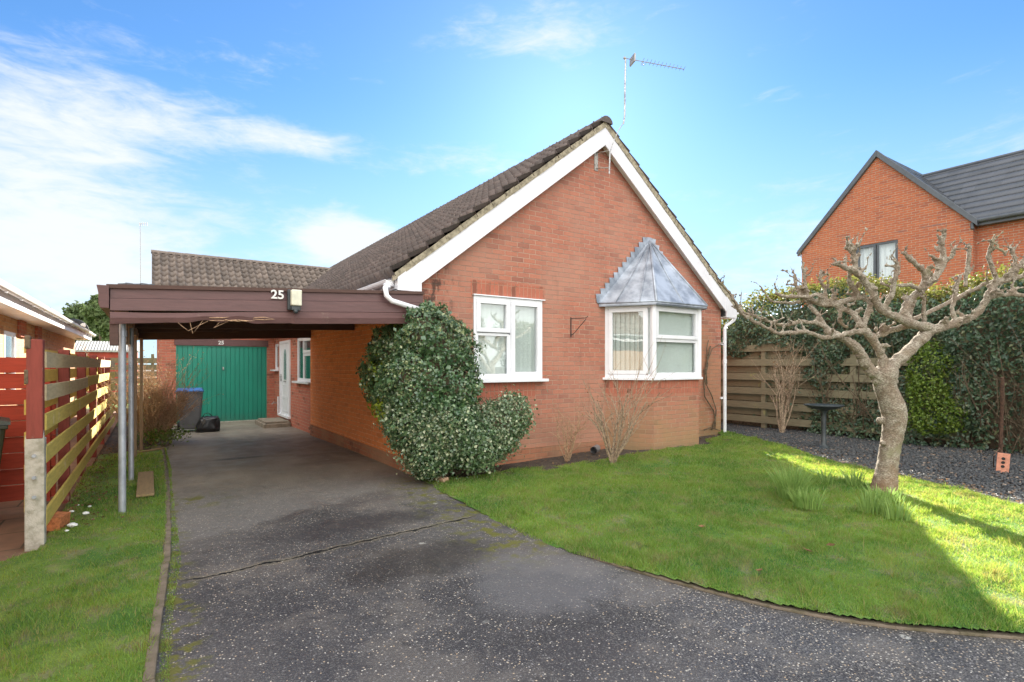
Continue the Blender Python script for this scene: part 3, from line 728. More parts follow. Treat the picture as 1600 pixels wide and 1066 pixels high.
def tile_sheet(name, material, parent, O, A, U, Lg, S, tw=.2, tc=.3, roll=.030, step=.028, sub=6, label=None, thick=.02, wave=True):
    O, A, U = Vector(O), Vector(A).normalized(), Vector(U).normalized(); Nn = A.cross(U).normalized()
    if Nn.z < 0: Nn = -Nn
    nt_ = int(round(Lg/tw)); nc = int(math.ceil(S/tc)); n = nt_*sub
    O_, A_, U_, N_ = map(np.array, (O, A, U, Nn))
    xs = np.linspace(0, Lg, n+1); ph = (xs/tw) % 1
    prof = roll*(np.clip(np.cos(2*np.pi*ph), -.35, 1)+.35)/1.35 if wave else 0*xs
    V = []; Fc = []; UV = []
    for j in range(nc):
        s0 = j*tc; s1 = min(S, s0+tc)
        jit = np.repeat(rng.uniform(-.006, .006, nt_+1), sub)[:n+1]; js = np.repeat(rng.uniform(-.008, .008, nt_+1), sub)[:n+1]
        rows = [(s0+js, -thick+0*xs), (s0+js, prof+step+jit), (s1+0*xs, prof*1.0+.002)]
        for s, h in rows: V.append(O_ + xs[:, None]*A_ + s[:, None]*U_ + h[:, None]*N_)
        b = j*3*(n+1); i = np.arange(n)
        for r in (0, 1):
            a = b+r*(n+1)+i; Fc.append(np.stack([a, a+1, a+1+n+1, a+n+1], 1))
            u0 = xs[:-1]/tw+1e-3; u1 = xs[1:]/tw-1e-3; vv0 = j+.02; vv1 = j+(.05 if r == 0 else .98)
            UV.append(np.stack([u0, 0*u0+vv0, u1, 0*u0+vv0, u1, 0*u0+vv1, u0, 0*u0+vv1], 1).reshape(-1, 2))
    V = np.concatenate(V); Fc = np.concatenate(Fc); UV = np.concatenate(UV)
    # make faces point outwards
    a, b, c = V[Fc[n, 0]], V[Fc[n, 1]], V[Fc[n, 2]]
    if np.dot(np.cross(b-a, c-a), N_) < 0: Fc = Fc[:, ::-1]; UV = UV.reshape(-1, 4, 2)[:, ::-1].reshape(-1, 2)
    o = fast_mesh(name, V, Fc, material, parent=parent)
    uvl = o.data.uv_layers.new(name='UVMap'); uvl.data.foreach_set('uv', UV.astype(np.float32).ravel())
    if label: o['label'] = label
    return o
def ridge_tiles(parent, a, b, r=.11, ln=.45, material='tiles_house', drop=.0, label=None):
    a, b = Vector(a), Vector(b); t = (b-a).normalized(); n = max(1, int((b-a).length/ln)); side = t.cross(Vector((0,0,1))).normalized(); m_ = MB(); k = 9
    for i in range(n):
        p0 = a+t*(i*(b-a).length/n); p1 = a+t*((i+1)*(b-a).length/n+.02); r0 = r*random.uniform(.98,1.03); r1 = r*.93
        vs = []
        for p, rr in ((p0, r0), (p1, r1)):
            for j in range(k): an = math.pi*(j/(k-1)); vs.append(p+side*math.cos(an)*rr*1.15+Vector((0,0,1))*(math.sin(an)*rr-drop))
        o = len(m_.v); m_.v += vs; m_.f += [[o+j, o+j+1, o+k+j+1, o+k+j] for j in range(k-1)]; m_.f.append([o+j for j in range(k)])
    x = m_.build('ridge_tiles', material, parent, smooth=False)
    if label: x['label'] = label

# ------------------------------------------------------------------ the brick bungalow
FY = 6.72; HX0 = 2.98; HX1 = 9.63; CX = 6.30; SLP = .78
house = root('brick_bungalow', (CX, FY, 0), 'red brick bungalow with white bargeboards, lead bay roof and attached garage wing', 'house')
def roofz(x): return 5.56-SLP*abs(x-CX)
hb = MB()
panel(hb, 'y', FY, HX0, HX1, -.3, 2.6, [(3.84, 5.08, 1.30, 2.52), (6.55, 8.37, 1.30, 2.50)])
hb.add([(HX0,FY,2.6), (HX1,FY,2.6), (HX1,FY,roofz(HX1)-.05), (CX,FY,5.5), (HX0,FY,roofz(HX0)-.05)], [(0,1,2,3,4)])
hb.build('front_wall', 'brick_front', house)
pl = MB(); pl.box(HX0+.0, 6.42, FY-.012, FY-.001, -.3, .24); pl.box(HX0-.012, HX0-.001, FY-.012, 12.58, -.3, .19); split_build(pl, 'plinth', 'brick_plinth', house)
mossw = MB(); mossw.box(8.52, HX1-.001, FY-.004, FY-.001, -.2, 2.44); mossw.build('mossy_brickwork', 'brick_moss', house)
sw = MB()
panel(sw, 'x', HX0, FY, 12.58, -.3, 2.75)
sw.build('side_wall', 'brick_side_bounce', house)
sw = MB()
panel(sw, 'x', 3.07, 12.58, 17.4, -.3, 2.75, [(12.72, 14.34, 1.12, 2.2), (15.1, 16.45, .12, 2.2), (16.72, 17.25, 1.39, 2.15)])
sw.quad((HX0,12.58,-.3), (3.07,12.58,-.3), (3.07,12.58,2.75), (HX0,12.58,2.75))
sw.build('recessed_wall', 'brick_recess', house)
rw = MB(); panel(rw, 'x', HX1, FY, 24, -.3, 2.75); rw.quad((HX0,24,-.3), (HX1,24,-.3), (HX1,24,2.7), (HX0,24,2.7)); rw.add([(HX0,24,2.7), (HX1,24,2.7), (CX,24,5.5)], [(0,1,2)]); rw.build('rear_walls', 'brick_recess', house)
it = MB(); it.box(3.15, 9.5, 6.98, 12.4, .0, 2.58); it.box(3.3, 9.5, 12.45, 17.2, 0, 2.58)
it.f = [f[::-1] for f in it.f]; 
# open the room towards the windows
it.f = [f for f in it.f if not (all(abs(it.v[i].y-6.98) < 1e-4 for i in f))]
it.f = [f for f in it.f if not (all(abs(it.v[i].x-3.3) < 1e-4 for i in f))]
it.build('room', 'interior', house)
# soldier courses
sc_ = MB(); sc_.box(3.80, 5.12, FY-.003, FY+.02, 2.525, 2.74); sc_.box(3.90, 4.95, FY-.003, FY+.02, 1.04, 1.262); split_build(sc_, 'soldier_course', 'brick_soldier', house)
# front window
w1 = window(house, (3.845, FY-.012, 1.305), (1,0,0), (0,-1,0), 1.23, 1.21, [(.055, .60, .70, 1.155, True), (.055, .60, .055, .66, False), (.66, 1.175, .055, 1.155, True)], label='white two light window with a top opener on the left')
hd = MB(); hd.box(3.83, 5.11, FY-.045, FY-.004, 2.518, 2.533); hd.build('head_flashing', 'upvc', w1)
# bay
A_, B_, C_, D_ = Vector((6.42,FY,0)), Vector((6.87,6.05,0)), Vector((8.04,6.05,0)), Vector((8.50,FY,0))
bb = MB()
for p, q in ((A_, B_), (B_, C_), (C_, D_)):
    bb.quad(p+Vector((0,0,-.3)), q+Vector((0,0,-.3)), q+Vector((0,0,1.26)), p+Vector((0,0,1.26)))
bay = bb.build('bay_wall', 'brick_bay', house)
sb = MB()
for p, q in ((A_, B_), (B_, C_), (C_, D_)):
    t = (q-p).normalized(); n_ = Vector((t.y,-t.x,0)); sb.quad(p+n_*.003+Vector((0,0,1.04)), q+n_*.003+Vector((0,0,1.04)), q+n_*.003+Vector((0,0,1.262)), p+n_*.003+Vector((0,0,1.262)))
sb.build('soldier_course', 'brick_soldier', bay)
sl_ = MB(); 
def off(poly, d):
    r = []
    for p in poly: r.append(p)
    return r
bo = [Vector((6.36,FY-.002,0)), Vector((6.835,5.99,0)), Vector((8.075,5.99,0)), Vector((8.56,FY-.002,0))]
sl_.prism([p+Vector((0,0,1.265)) for p in bo], (0,0,.04)); sl_.build('bay_sill', 'upvc', bay, bevel=.004)
def baywin(p, q, sashes, lab):
    t = (q-p); W = t.length; t.normalize(); n_ = Vector((t.y, -t.x, 0)); o = p+Vector((0,0,1.305))-n_*.0
    return window(house, o, t, n_, W, 1.215, sashes, sill=False, label=lab, sill_over=0)
wl = (B_-A_).length
baywin(A_, B_, [(.075, wl-.12, .07, 1.15, True)], 'left facet window of the bay, one tall opener')
baywin(B_, C_, [(.06, 1.11, .665, 1.155, True), (.06, 1.11, .06, .62, False)], 'front bay window with a wide top opener')
baywin(C_, D_, [(.12, wl-.075, .07, 1.15, True)], 'right facet window of the bay')
cp = MB(); 
for p in (B_, C_): cp.tube([p+Vector((0,0,1.305)), p+Vector((0,0,2.518))], .045, 10)
split_build(cp, 'bay_corner_post', 'upvc', house)
# lead roof of the bay
apx = Vector((7.50, FY-.03, 3.76)); ez = 2.555
ro = [Vector((6.27,FY-.01,ez)), Vector((6.80,5.93,ez)), Vector((8.11,5.93,ez)), Vector((8.66,FY-.01,ez))]
lr = MB()
def facet(a, b, seams=0):
    n = 10
    for i in range(n):
        for j in range(6):
            f0, f1 = i/n, (i+1)/n; g0, g1 = j/6, (j+1)/6
            def q(f, g_):
                e = a.lerp(b, g_); c = e.lerp(apx+(b-a)*(g_-.5)*.04, f); 
                c = c+Vector((0,-1,.4))*(-.028*math.sin(math.pi*f)*math.sin(math.pi*g_)*.8); return c
            lr.quad(q(f0,g0), q(f0,g1), q(f1,g1), q(f1,g0))
facet(ro[0], ro[1]); facet(ro[1], ro[2]); facet(ro[2], ro[3])
for p, q in zip(ro[:-1], ro[1:]): lr.quad(p+Vector((0,0,-.055)), q+Vector((0,0,-.055)), q, p)
lr.prism([p+Vector((0,0,-.05)) for p in ro], (0,0,.01))
lead = lr.build('lead_roof', 'lead', house)
rl = MB()
rl.tube([ro[1]+Vector((0,0,.0)), apx], [.022,.018], 8); rl.tube([ro[2], apx+Vector((.01,0,0))], [.022,.018], 8)
mid = ro[1].lerp(ro[2], .52); rl.tube([mid+Vector((0,.01,.0)), mid.lerp(apx,.5)+Vector((0,.015,-.005)), apx+Vector((0,-.005,0))], .012, 6)
rl.tube([r_ for r_ in ro], .014, 6)
for f_ in (.3,.72):
    q0_ = ro[0].lerp(ro[1], f_); rl.tube([q0_+Vector((-.01,-.01,0)), q0_.lerp(apx,.5)+Vector((-.02,-.02,.01)), apx], .008, 5)
rl.build('lead_rolls', 'lead', lead, smooth=True)
fl = MB()
for side, e in ((1, ro[0]), (-1, ro[3])):
    nst = 12
    for i in range(nst):
        f0, f1 = i/nst, (i+1)/nst; a = e.lerp(apx, f0); b = e.lerp(apx, f1)
        yy = FY-.008
        fl.add([(a.x+side*.02, yy, a.z-.03), (b.x+side*.02, yy, b.z-.03), (b.x-side*.01, yy-.006, b.z+.065), (a.x-side*.075, yy-.010, b.z+.055), (a.x-side*.055, yy-.008, a.z+.02)], [(0,1,2,3,4)])
fl.box(apx.x-.06, apx.x+.06, FY-.02, FY-.006, apx.z-.1, apx.z+.07)
fl.build('step_flashing', 'lead', lead)

# roof
Y0 = 6.56; Y1 = 24.1; SLn = math.hypot(1, SLP)
EX0 = 2.60; EX1 = 10.0
tile_sheet('roof', 'tiles_house', house, (EX0, Y0, roofz(EX0)), (0,1,0), (1,0,SLP), Y1-Y0, (CX-EX0)*SLn, .2, .31, roll=.06, step=.062, label='brown interlocking tiles on the left slope')
tile_sheet('roof', 'tiles_house', house, (EX1, Y0, roofz(EX1)), (0,1,0), (-1,0,SLP), Y1-Y0, (EX1-CX)*SLn, .2, .31, roll=.035, step=.03)
ridge_tiles(house, (CX, Y0-.02, 5.55), (CX, Y1, 5.55), .11)
vg = MB()
for s in (-1, 1):
    e = EX0 if s < 0 else EX1
    n = 24
    for i in range(n):
        a = e+(CX-e)*i/n; b = e+(CX-e)*(i+1)/n; j = random.uniform(-.004,.008); yy = Y0+.015+random.uniform(-.006,.006)
        vg.hexa([(a,yy,roofz(a)-.07), (b,yy,roofz(b)-.07), (b,yy+.1,roofz(b)-.07), (a,yy+.1,roofz(a)-.07)], [(a,yy-.005,roofz(a)+.028+j), (b,yy-.005,roofz(b)+.028+j), (b,yy+.1,roofz(b)+.01), (a,yy+.1,roofz(a)+.01)])
vg.build('verge_mortar', 'mortar', house)
# bargeboards, box ends, soffits
bgd = MB(); yb0, yb1 = 6.585, 6.61
for e in (2.97, 9.63):
    bgd.prism([(e,yb0,roofz(e)-.07), (CX,yb0,5.49), (CX,yb0,5.19), (e,yb0,roofz(e)-.37)], (0, .025, 0))
split_build(bgd, 'bargeboard', 'upvc_fascia', house)
bx_ = MB()
for s, e, o in ((-1, 2.975, 2.64), (1, 9.625, 9.96)):
    bx_.prism([(o,yb0-.012,roofz(o)-.045), (e,yb0-.012,roofz(e)-.072), (e,yb0-.012,2.48), (o,yb0-.012,2.48)], (0,.03,0))
split_build(bx_, 'box_end', 'upvc_fascia', house)
sf = MB(); sf.box(2.64, HX0, 6.60, 17.2, 2.485, 2.50); sf.box(HX1, 9.96, 6.60, 24, 2.485, 2.50)
for e in (HX0, HX1):
    a, b = (e, roofz(e)-.3), (CX, 5.25); sf.quad((a[0],yb1,a[1]), (b[0],yb1,b[1]), (b[0],FY,b[1]), (a[0],FY,a[1]))
split_build(sf, 'soffit', 'upvc_old', house)
fa = MB(); fa.box(2.64, 2.655, 6.61, 17.2, 2.48, roofz(2.64)-.02); fa.box(9.945, 9.96, 6.61, 24, 2.48, roofz(9.96)-.02); split_build(fa, 'fascia', 'upvc_fascia', house)
def gutter(parent, x, y0, y1, z, r=.056, material='upvc', name='gutter'):
    m_ = MB(); k = 9
    for rr, fl_ in ((r, 1), (r-.006, -1)):
        o = len(m_.v)
        for yy in (y0, y1):
            for j in range(k): an = math.pi+math.pi*j/(k-1); m_.v.append(Vector((x+rr*math.cos(an)*1.05, yy, z+rr*math.sin(an))))
        for j in range(k-1):
            f = [o+j, o+j+1, o+k+j+1, o+k+j]; m_.f.append(f if fl_ > 0 else f[::-1])
    for sgn in (-1, 1): m_.box(x+sgn*r*1.05-.004, x+sgn*r*1.05+.004, y0, y1, z-.004, z+.006)
    for yy in (y0, y1): 
        o = len(m_.v)
        for j in range(k): an = math.pi+math.pi*j/(k-1); m_.v.append(Vector((x+r*math.cos(an)*1.05, yy, z+r*math.sin(an))))
        m_.f.append([o+j for j in range(k)])
    yy = y0+.6
    while yy < y1: m_.tube([(x, yy, z-r-.004), (x, yy+.05, z-r-.004)], .018, 6); yy += 1.0
    return m_.build(name, material, parent)
gutter(house, 2.575, 6.68, 17.0, 2.615); gutter(house, 10.03, 6.6, 24, 2.615)
# left downpipe: outlet under the gutter then a raking offset into the ivy
def pipe_pt(px, py, yy): u = (px-800)/840; return at(px, py, yy/(cs-u*sn))
dp = MB(); dp.tube([(2.575,6.72,2.575), (2.575,6.72,2.53), pipe_pt(602,450,6.46), pipe_pt(604,462,6.44), pipe_pt(612,470,6.43), pipe_pt(640,479,6.43), pipe_pt(668,487,6.47), pipe_pt(672,500,6.6), (3.10,6.66,.4)], .033, 10); dp.box(2.52,2.63,6.67,6.78,2.535,2.575)
split_build(dp, 'downpipe', 'upvc', house, smooth=True)
dp = MB(); dp.tube([(10.03,6.66,2.57), (10.03,6.66,2.50), (9.97,6.66,2.43), (9.72,6.66,2.32), (9.68,6.66,2.26), (9.68,6.66,.14)], .034, 10)
for z in (1.95, .85): dp.box(9.60, 9.69, 6.68, 6.72, z-.02, z+.02); 
for z in (1.6,): dp.tube([(9.68,6.66,z-.05), (9.68,6.66,z+.03)], .040, 10)
dp.build('downpipe', 'upvc', house)
# alarm / vent box stain bracket details on the gable
# ---- garage wing
gx0, gx1, gy = .17, 3.07, 17.4
gw = MB(); panel(gw, 'y', gy, gx0, gx1, -.3, 2.72, [(.57, 2.87, -.3, 2.07)], reveal=.11); panel(gw, 'x', gx0, gy, 23, -.3, 2.72); gw.add([(gx0,gy,2.7), (gx0,23,2.7), (gx0,20.2,4.9)], [(0,1,2)])
gw.build('garage_wall', 'brick_recess', house)
gf = MB(); gf.box(.53, 2.9, gy-.03, gy-.002, 2.075, 2.26); gf.build('garage_fascia', 'wood_brown', house, bevel=.004)
gd = MB(); nrib = 19
pts = []
for i in range(nrib):
    a = .60+i*2.24/nrib; b_ = a+2.24/nrib; g_ = .012
    pts += [(a, gy+.045), (a+g_, gy+.045), (a+g_+.004, gy+.028), (b_-.004, gy+.028)]
pts.append((.60+2.24, gy+.045))
for p, q in zip(pts[:-1], pts[1:]): gd.quad((p[0],p[1],-.09), (q[0],q[1],-.09), (q[0],q[1],2.04), (p[0],p[1],2.04))
gdo = gd.build('garage_door', 'garage_green', house)
gfr = MB(); gfr.box(.571,.60,gy+.01,gy+.06,-.11,2.07); gfr.box(2.84,2.869,gy+.01,gy+.06,-.11,2.07); gfr.box(.60,2.84,gy+.012,gy+.06,2.035,2.069); gfr.build('door_frame', 'garage_green', gdo)
h = MB(); h.box(1.70,1.735,gy+.004,gy+.026,1.38,1.47); h.tube([(1.717,gy-.012,1.45), (1.717,gy-.012,1.39)], .012, 8); h.box(1.712,1.722,gy-.012,gy+.01,1.41,1.43); h.build('handle', 'alu', gdo)
th = MB(); th.box(.57,2.87,gy-.05,gy+.12,-.16,-.088); th.build('threshold', 'concrete', gdo)
tile_sheet('garage_roof', 'tiles_garage', house, (.02, 17.2, 2.70), (1,0,0), (0,1,SLP), 5.8, 3.0*SLn, .2, .3, roll=.07, step=.062, label='weathered pantiles of the garage wing')
tile_sheet('garage_roof', 'tiles_garage', house, (.02, 23.2, 2.70), (1,0,0), (0,-1,SLP), 5.8, 3.0*SLn, .2, .3, roll=.04, step=.03)
ridge_tiles(house, (.0,20.2,5.03), (6.0,20.2,5.03), .10, material='tiles_garage')
vv = MB(); vv.box(.025,.04,17.25,17.27,2.5,2.7); vv.prism([(.03,17.2,2.69),(.03,20.2,5.02),(.03,23.2,2.69),(.03,23.2,2.5),(.03,20.2,4.82),(.03,17.2,2.5)], (.03,0,0)); vv.build('garage_bargeboard', 'wood_brown', house)
gu = MB(); gu.box(.05,3.05,17.13,17.22,2.56,2.66); gu.build('garage_gutter', 'wood_brown', house)
# small white '25' plate on the garage fascia
def text_obj(name, body, size, M, material, parent=None, depth=.006, serif=False):
    cu = bpy.data.curves.new(name, 'FONT'); cu.body = body; cu.size = size; cu.extrude = depth; cu.align_x = 'CENTER'; cu.align_y = 'CENTER'; cu.offset = size*.02
    to = bpy.data.objects.new('tmp', cu); col.objects.link(to); bpy.context.view_layer.update()
    dg = bpy.context.evaluated_depsgraph_get(); me = bpy.data.meshes.new_from_object(to.evaluated_get(dg)); bpy.data.objects.remove(to)
    me.transform(M); off_ = Vector((0,0,0)); p = parent
    while p is not None: off_ += p.location; p = p.parent
    me.transform(Matrix.Translation(-off_)); me.materials.clear(); me.materials.append(MATS[material])
    o = bpy.data.objects.new(name, me); col.objects.link(o)
    if parent is not None: o.parent = parent
    return o
RX = Matrix.Rotation(R(90), 4, 'X')
text_obj('house_number', '25', .15, Matrix.Translation((1.66, gy-.036, 2.16)) @ RX, 'bulb_white', house)
# side windows and entrance door
window(house, (3.078, 14.335, 1.125), (0,-1,0), (-1,0,0), 1.61, 1.07, [(.05, .60, .05, 1.02, False), (.66, 1.56, .70, 1.02, True), (.66, 1.56, .05, .64, False)], blind=None, sill_proj=.13, label='white window beside the entrance door')
window(house, (3.078, 17.245, 1.395), (0,-1,0), (-1,0,0), .52, .75, [(.05, .47, .05, .70, False)], blind=None, sill_proj=.14, label='narrow white window between door and garage')
dr = MB(); M = frame_xf((3.06, 16.44, .125), (0,-1,0), (-1,0,0)); W, H = 1.33, 2.07
dr.box(0,.07,-.07,.02,0,H,M); dr.box(W-.07,W,-.07,.02,0,H,M); dr.box(.07,W-.07,-.07,.02,H-.07,H,M); dr.box(-.02,W+.02,-.07,.06,-.03,.03,M)
dr.box(.08,W-.08,-.05,-.01,.03,H-.07,M)
for a, b in ((.12,.5), (.52,.86)):
    dr.box(.30,W-.30,-.01,.004,a,a+.03,M); dr.box(.30,W-.30,-.01,.004,b-.03,b,M); dr.box(.30,.33,-.01,.0035,a,b,M); dr.box(W-.33,W-.30,-.01,.0035,a,b,M)
door = dr.build('entrance_door', 'upvc', house, bevel=.004)
q = MB(); pp = []
for i in range(9): an = math.pi*i/8; pp.append((W/2-.17*math.cos(an), -.006, 1.62+.22*math.sin(an)))
pp += [(W/2+.17,-.006,1.0), (W/2-.17,-.006,1.0)]
q.prism([M @ Vector(p) for p in pp], M.to_3x3() @ Vector((0,.006,0))); q.build('pane', 'window_glass', door)
q = MB(); q.box(W/2-.14,W/2+.14,-.004,.012,.93,.97,M); q.build('letter_plate', 'alu', door)
q = MB(); q.box(.13,.16,-.01,.02,.95,1.15,M); q.box(.13,.25,.03,.045,1.06,1.08,M); q.box(.135,.155,.015,.035,1.06,1.08,M); q.build('handle', 'alu', door)
# tap on the garage-side wall
tp = MB(); tp.tube([(3.06,16.95,.42), (2.95,16.95,.42), (2.93,16.95,.38)], .015, 8); tp.box(2.97,2.99,16.92,16.98,.44,.46); tp.build('outside_tap', 'alu', house)
wp = MB(); wp.tube([(3.03,16.55,.1),(3.03,16.55,.62)],.022,8); wp.build('waste_pipe', 'upvc', house)
# bits on the gable: nail heads, cable
ca = MB(); ca.tube([(2.985+.9,FY-.006,2.6),(3.885,FY-.006,2.9)], .004, 5)

# ------------------------------------------------------------------ aerial on the gable
ar = root('television_aerial', at(951,250,9.1), 'tall white aerial mast with a long toothed antenna bolted to the gable peak', 'aerial')
D0 = 8.95
def A3(px, py, d=D0): return at(px, py, d)
br = MB()
wx = 6.18
b0 = Vector((6.22,FY,5.02)); 
br.box(6.17,6.25,FY-.012,FY-.002,4.78,5.12)
br.tube([(6.21,FY-.01,5.08), A3(952,236)], .009, 6); br.tube([(6.21,FY-.01,4.82), A3(953,262)], .009, 6)
br.build('wall_bracket', 'alu_dull', ar)
ms = MB(); ms.tube([A3(952,272), A3(953,236)], .012, 8); ms.tube([A3(952.5,240), A3(958,223), A3(966,205), A3(974,192)], .007, 7); ms.tube([A3(974,194), A3(976,182), A3(976.5,140), A3(977.5,92)], .014, 8)
ms.build('mast', 'alu', ar)
an = MB(); e0 = A3(976,91); e1 = A3(1069,108.5, D0+.25)
an.tube([e0, e1], .006, 6)
dirb = (e1-e0).normalized(); el_d = dirb.cross(Vector((0,0,1))).normalized(); upv = Vector((0,0,1))
for i in range(12):
    f = .30+.70*i/11; p = e0.lerp(e1, f); ln = .055-.02*i/11
    an.tube([p-el_d*ln-upv*.01, p+el_d*ln+upv*.03], .0035, 5)
p = e0.lerp(e1, .13); an.box(-.012,.012,-.09,.09,-.07,.06, Matrix.Translation(p) @ dirb.to_track_quat('X','Z').to_matrix().to_4x4())
p = e0.lerp(e1, .30); an.tube([p+upv*.0, p-upv*.06+dirb*.02, p-upv*.06-dirb*.03, p], .005, 6)
an.ball(e0, .025, 8)
an.build('antenna', 'alu_dull', ar)

# ------------------------------------------------------------------ hanging basket bracket on the wall
bk = MB(); c = Vector((5.92, FY-.01, 0)); 
p0 = at(898,496,8.62); wallp = Vector((5.66, FY-.012, 2.27))
bk.box(5.652,5.668,FY-.012,FY-.002,1.97,2.29); bk.tube([(5.66,FY-.01,2.27), (5.80,FY-.22,2.27), (5.815,FY-.24,2.30)], .007, 6); bk.tube([(5.66,FY-.01,2.0), (5.68,FY-.05,2.02), (5.80,FY-.21,2.25)], .006, 6)
tag(bk.build('hanging_basket_bracket', 'black_metal'), 'empty black iron bracket on the brick between window and bay', 'bracket')

# ------------------------------------------------------------------ carport
cpX0, cpX1, cpY0, cpY1 = -.33, 2.97, 6.52, 12.58
carport = root('carport', (cpX0, cpY0, 0), 'brown timber lean-to carport with a rotting front board on thin posts', 'carport')
def ztop(x): f = (x-cpX0)/(cpX1-cpX0); return 2.285+.185*f
def zbot(x): f = (x-cpX0)/(cpX1-cpX0); return 1.905+.150*f
fb = []
for k, (a, b) in enumerate(((0,.325), (.335,.645))):
    m_ = MB(); n = 30
    for i in range(n):
        xa = cpX0+(cpX1-cpX0)*i/n; xb = cpX0+(cpX1-cpX0)*(i+1)/n
        def zz(x, f): return ztop(x)+(zbot(x)-ztop(x))*f
        yo = -.022*k
        m_.hexa([(xa,cpY0+yo,zz(xa,b)), (xb,cpY0+yo,zz(xb,b)), (xb,cpY0+.03,zz(xb,b)), (xa,cpY0+.03,zz(xa,b))], [(xa,cpY0+yo+.010,zz(xa,a)), (xb,cpY0+yo+.010,zz(xb,a)), (xb,cpY0+.03,zz(xb,a)), (xa,cpY0+.03,zz(xa,a))])
    fb.append(m_.build('fascia_board', 'wood_brown', carport))
# lowest board: warped, split and hollowed at the left
m_ = MB(); n = 90
def lowb(x):
    f = (x-cpX0)/(cpX1-cpX0); top = ztop(x)+(zbot(x)-ztop(x))*.66; bot = zbot(x)
    wv = .010*math.sin(f*21)+.006*math.sin(f*47)
    k = math.exp(-((f-.30)/.10)**2); top_d = 0
    bot += (.045*k + .018*math.sin(f*60)*k) + (.012*math.sin(f*14) if f < .5 else 0)
    top -= .018*math.exp(-((f-.15)/.18)**2)
    return top, bot, -.040+(.018*math.sin(f*17) if f < .5 else 0)*1.0+.014*k
for i in range(n):
    xa = cpX0+(cpX1-cpX0)*i/n; xb = cpX0+(cpX1-cpX0)*(i+1)/n
    ta, ba, oa = lowb(xa); tb, b2, ob = lowb(xb)
    ma, mb_ = (ta+ba)/2, (tb+b2)/2
    m_.hexa([(xa,cpY0+oa,ba), (xb,cpY0+ob,b2), (xb,cpY0+.02,b2), (xa,cpY0+.02,ba)], [(xa,cpY0+oa-.012,ma), (xb,cpY0+ob-.012,mb_), (xb,cpY0+.02,mb_), (xa,cpY0+.02,ma)])
    m_.hexa([(xa,cpY0+oa-.012,ma), (xb,cpY0+ob-.012,mb_), (xb,cpY0+.02,mb_), (xa,cpY0+.02,ma)], [(xa,cpY0+oa+.006,ta), (xb,cpY0+ob+.006,tb), (xb,cpY0+.02,tb), (xa,cpY0+.02,ta)])
m_.build('fascia_board', 'wood_rot', carport)['label'] = 'warped rotten lowest board'
# torn splinters and exposed pale wood
sp = MB()
for i in range(12):
    f = random.gauss(.33,.05); x = cpX0+(cpX1-cpX0)*f; z = zbot(x)+random.uniform(.03,.07); l = random.uniform(.06,.22)
    sp.tube([(x,cpY0-.055,z), (x+l*.5,cpY0-.07,z+random.uniform(-.012,.008)), (x+l,cpY0-.055,z+random.uniform(-.02,.01))], [.003,.005,.001], 5)
split_build(sp, 'splinter', 'stem_dry', carport)
cob = MB()
for x0, x1, x2, d in ((.20,.32,.50,.10), (.45,.36,.33,.13), (.62,.55,.70,.07)):
    z = zbot(x1)+.03; cob.tube([(x0,cpY0-.03,z+.01), ((x0+x1)/2,cpY0-.03,z-d*.5), (x1,cpY0-.03,z-d), (x2,cpY0-.03,z+.01)], .003, 5)
cob.build('dead_vine', 'stem_dry', carport)
# roof deck with felt edge
dk = MB(); zt = lambda x: ztop(x)-.01
dk.hexa([(cpX0-.03,cpY0-.02,zt(cpX0)-.02), (cpX1,cpY0-.02,zt(cpX1)-.02), (cpX1,cpY1,zt(cpX1)-.02), (cpX0-.03,cpY1,zt(cpX0)-.02)], [(cpX0-.03,cpY0-.02,zt(cpX0)+.018), (cpX1,cpY0-.02,zt(cpX1)+.018), (cpX1,cpY1,zt(cpX1)+.018), (cpX0-.03,cpY1,zt(cpX0)+.018)])
dk.build('roof_deck', 'wood_brown_dark', carport)
ft = MB()
for i in range(5):
    x = cpX0+.05+i*.06; z = ztop(x)+.012; ft.hexa([(x,cpY0+.05,z),(x+.07,cpY0+.03,z),(x+.07,cpY0+.22,z),(x,cpY0+.25,z)], [(x+.01,cpY0+.05,z+.016+.01*(i%2)),(x+.07,cpY0+.03,z+.02),(x+.07,cpY0+.22,z+.02),(x,cpY0+.25,z+.012)])
ft.build('loose_felt', 'anthracite', carport)
# rafters and cross beams underneath
rf = MB()
for yy in (6.62, 7.9, 9.2, 10.5, 11.6):
    rf.hexa([(cpX0+.05,yy,ztop(cpX0)-.20), (cpX1,yy,ztop(cpX1)-.20), (cpX1,yy+.05,ztop(cpX1)-.20), (cpX0+.05,yy+.05,ztop(cpX0)-.20)], [(cpX0+.05,yy,ztop(cpX0)-.03), (cpX1,yy,ztop(cpX1)-.03), (cpX1,yy+.05,ztop(cpX1)-.03), (cpX0+.05,yy+.05,ztop(cpX0)-.03)])
split_build(rf, 'rafter', 'wood_brown_dark', carport)
for yy, zb, zz_ in ((12.5, .29, .10), (9.4,.24,.1)):
    m_ = MB(); m_.hexa([(cpX0+.05,yy,ztop(cpX0)-zb), (cpX1,yy,ztop(cpX1)-.34), (cpX1,yy+.07,ztop(cpX1)-.34), (cpX0+.05,yy+.07,ztop(cpX0)-zb)], [(cpX0+.05,yy,ztop(cpX0)-.05), (cpX1,yy,ztop(cpX1)-.05), (cpX1,yy+.07,ztop(cpX1)-.05), (cpX0+.05,yy+.07,ztop(cpX0)-.05)]); m_.build('cross_beam', 'wood_brown_dark' , carport)
sbm = MB(); sbm.box(-.30,-.19,6.66,12.5,1.99,2.13); sbm.build('side_beam', 'wood_post', carport, bevel=.004)
bld = MB()
for a in range(5): bld.box(-.27,-.23,6.9+a*.75,7.3+a*.75,1.78,2.05)
split_build(bld, 'side_board', 'wood_post', carport)
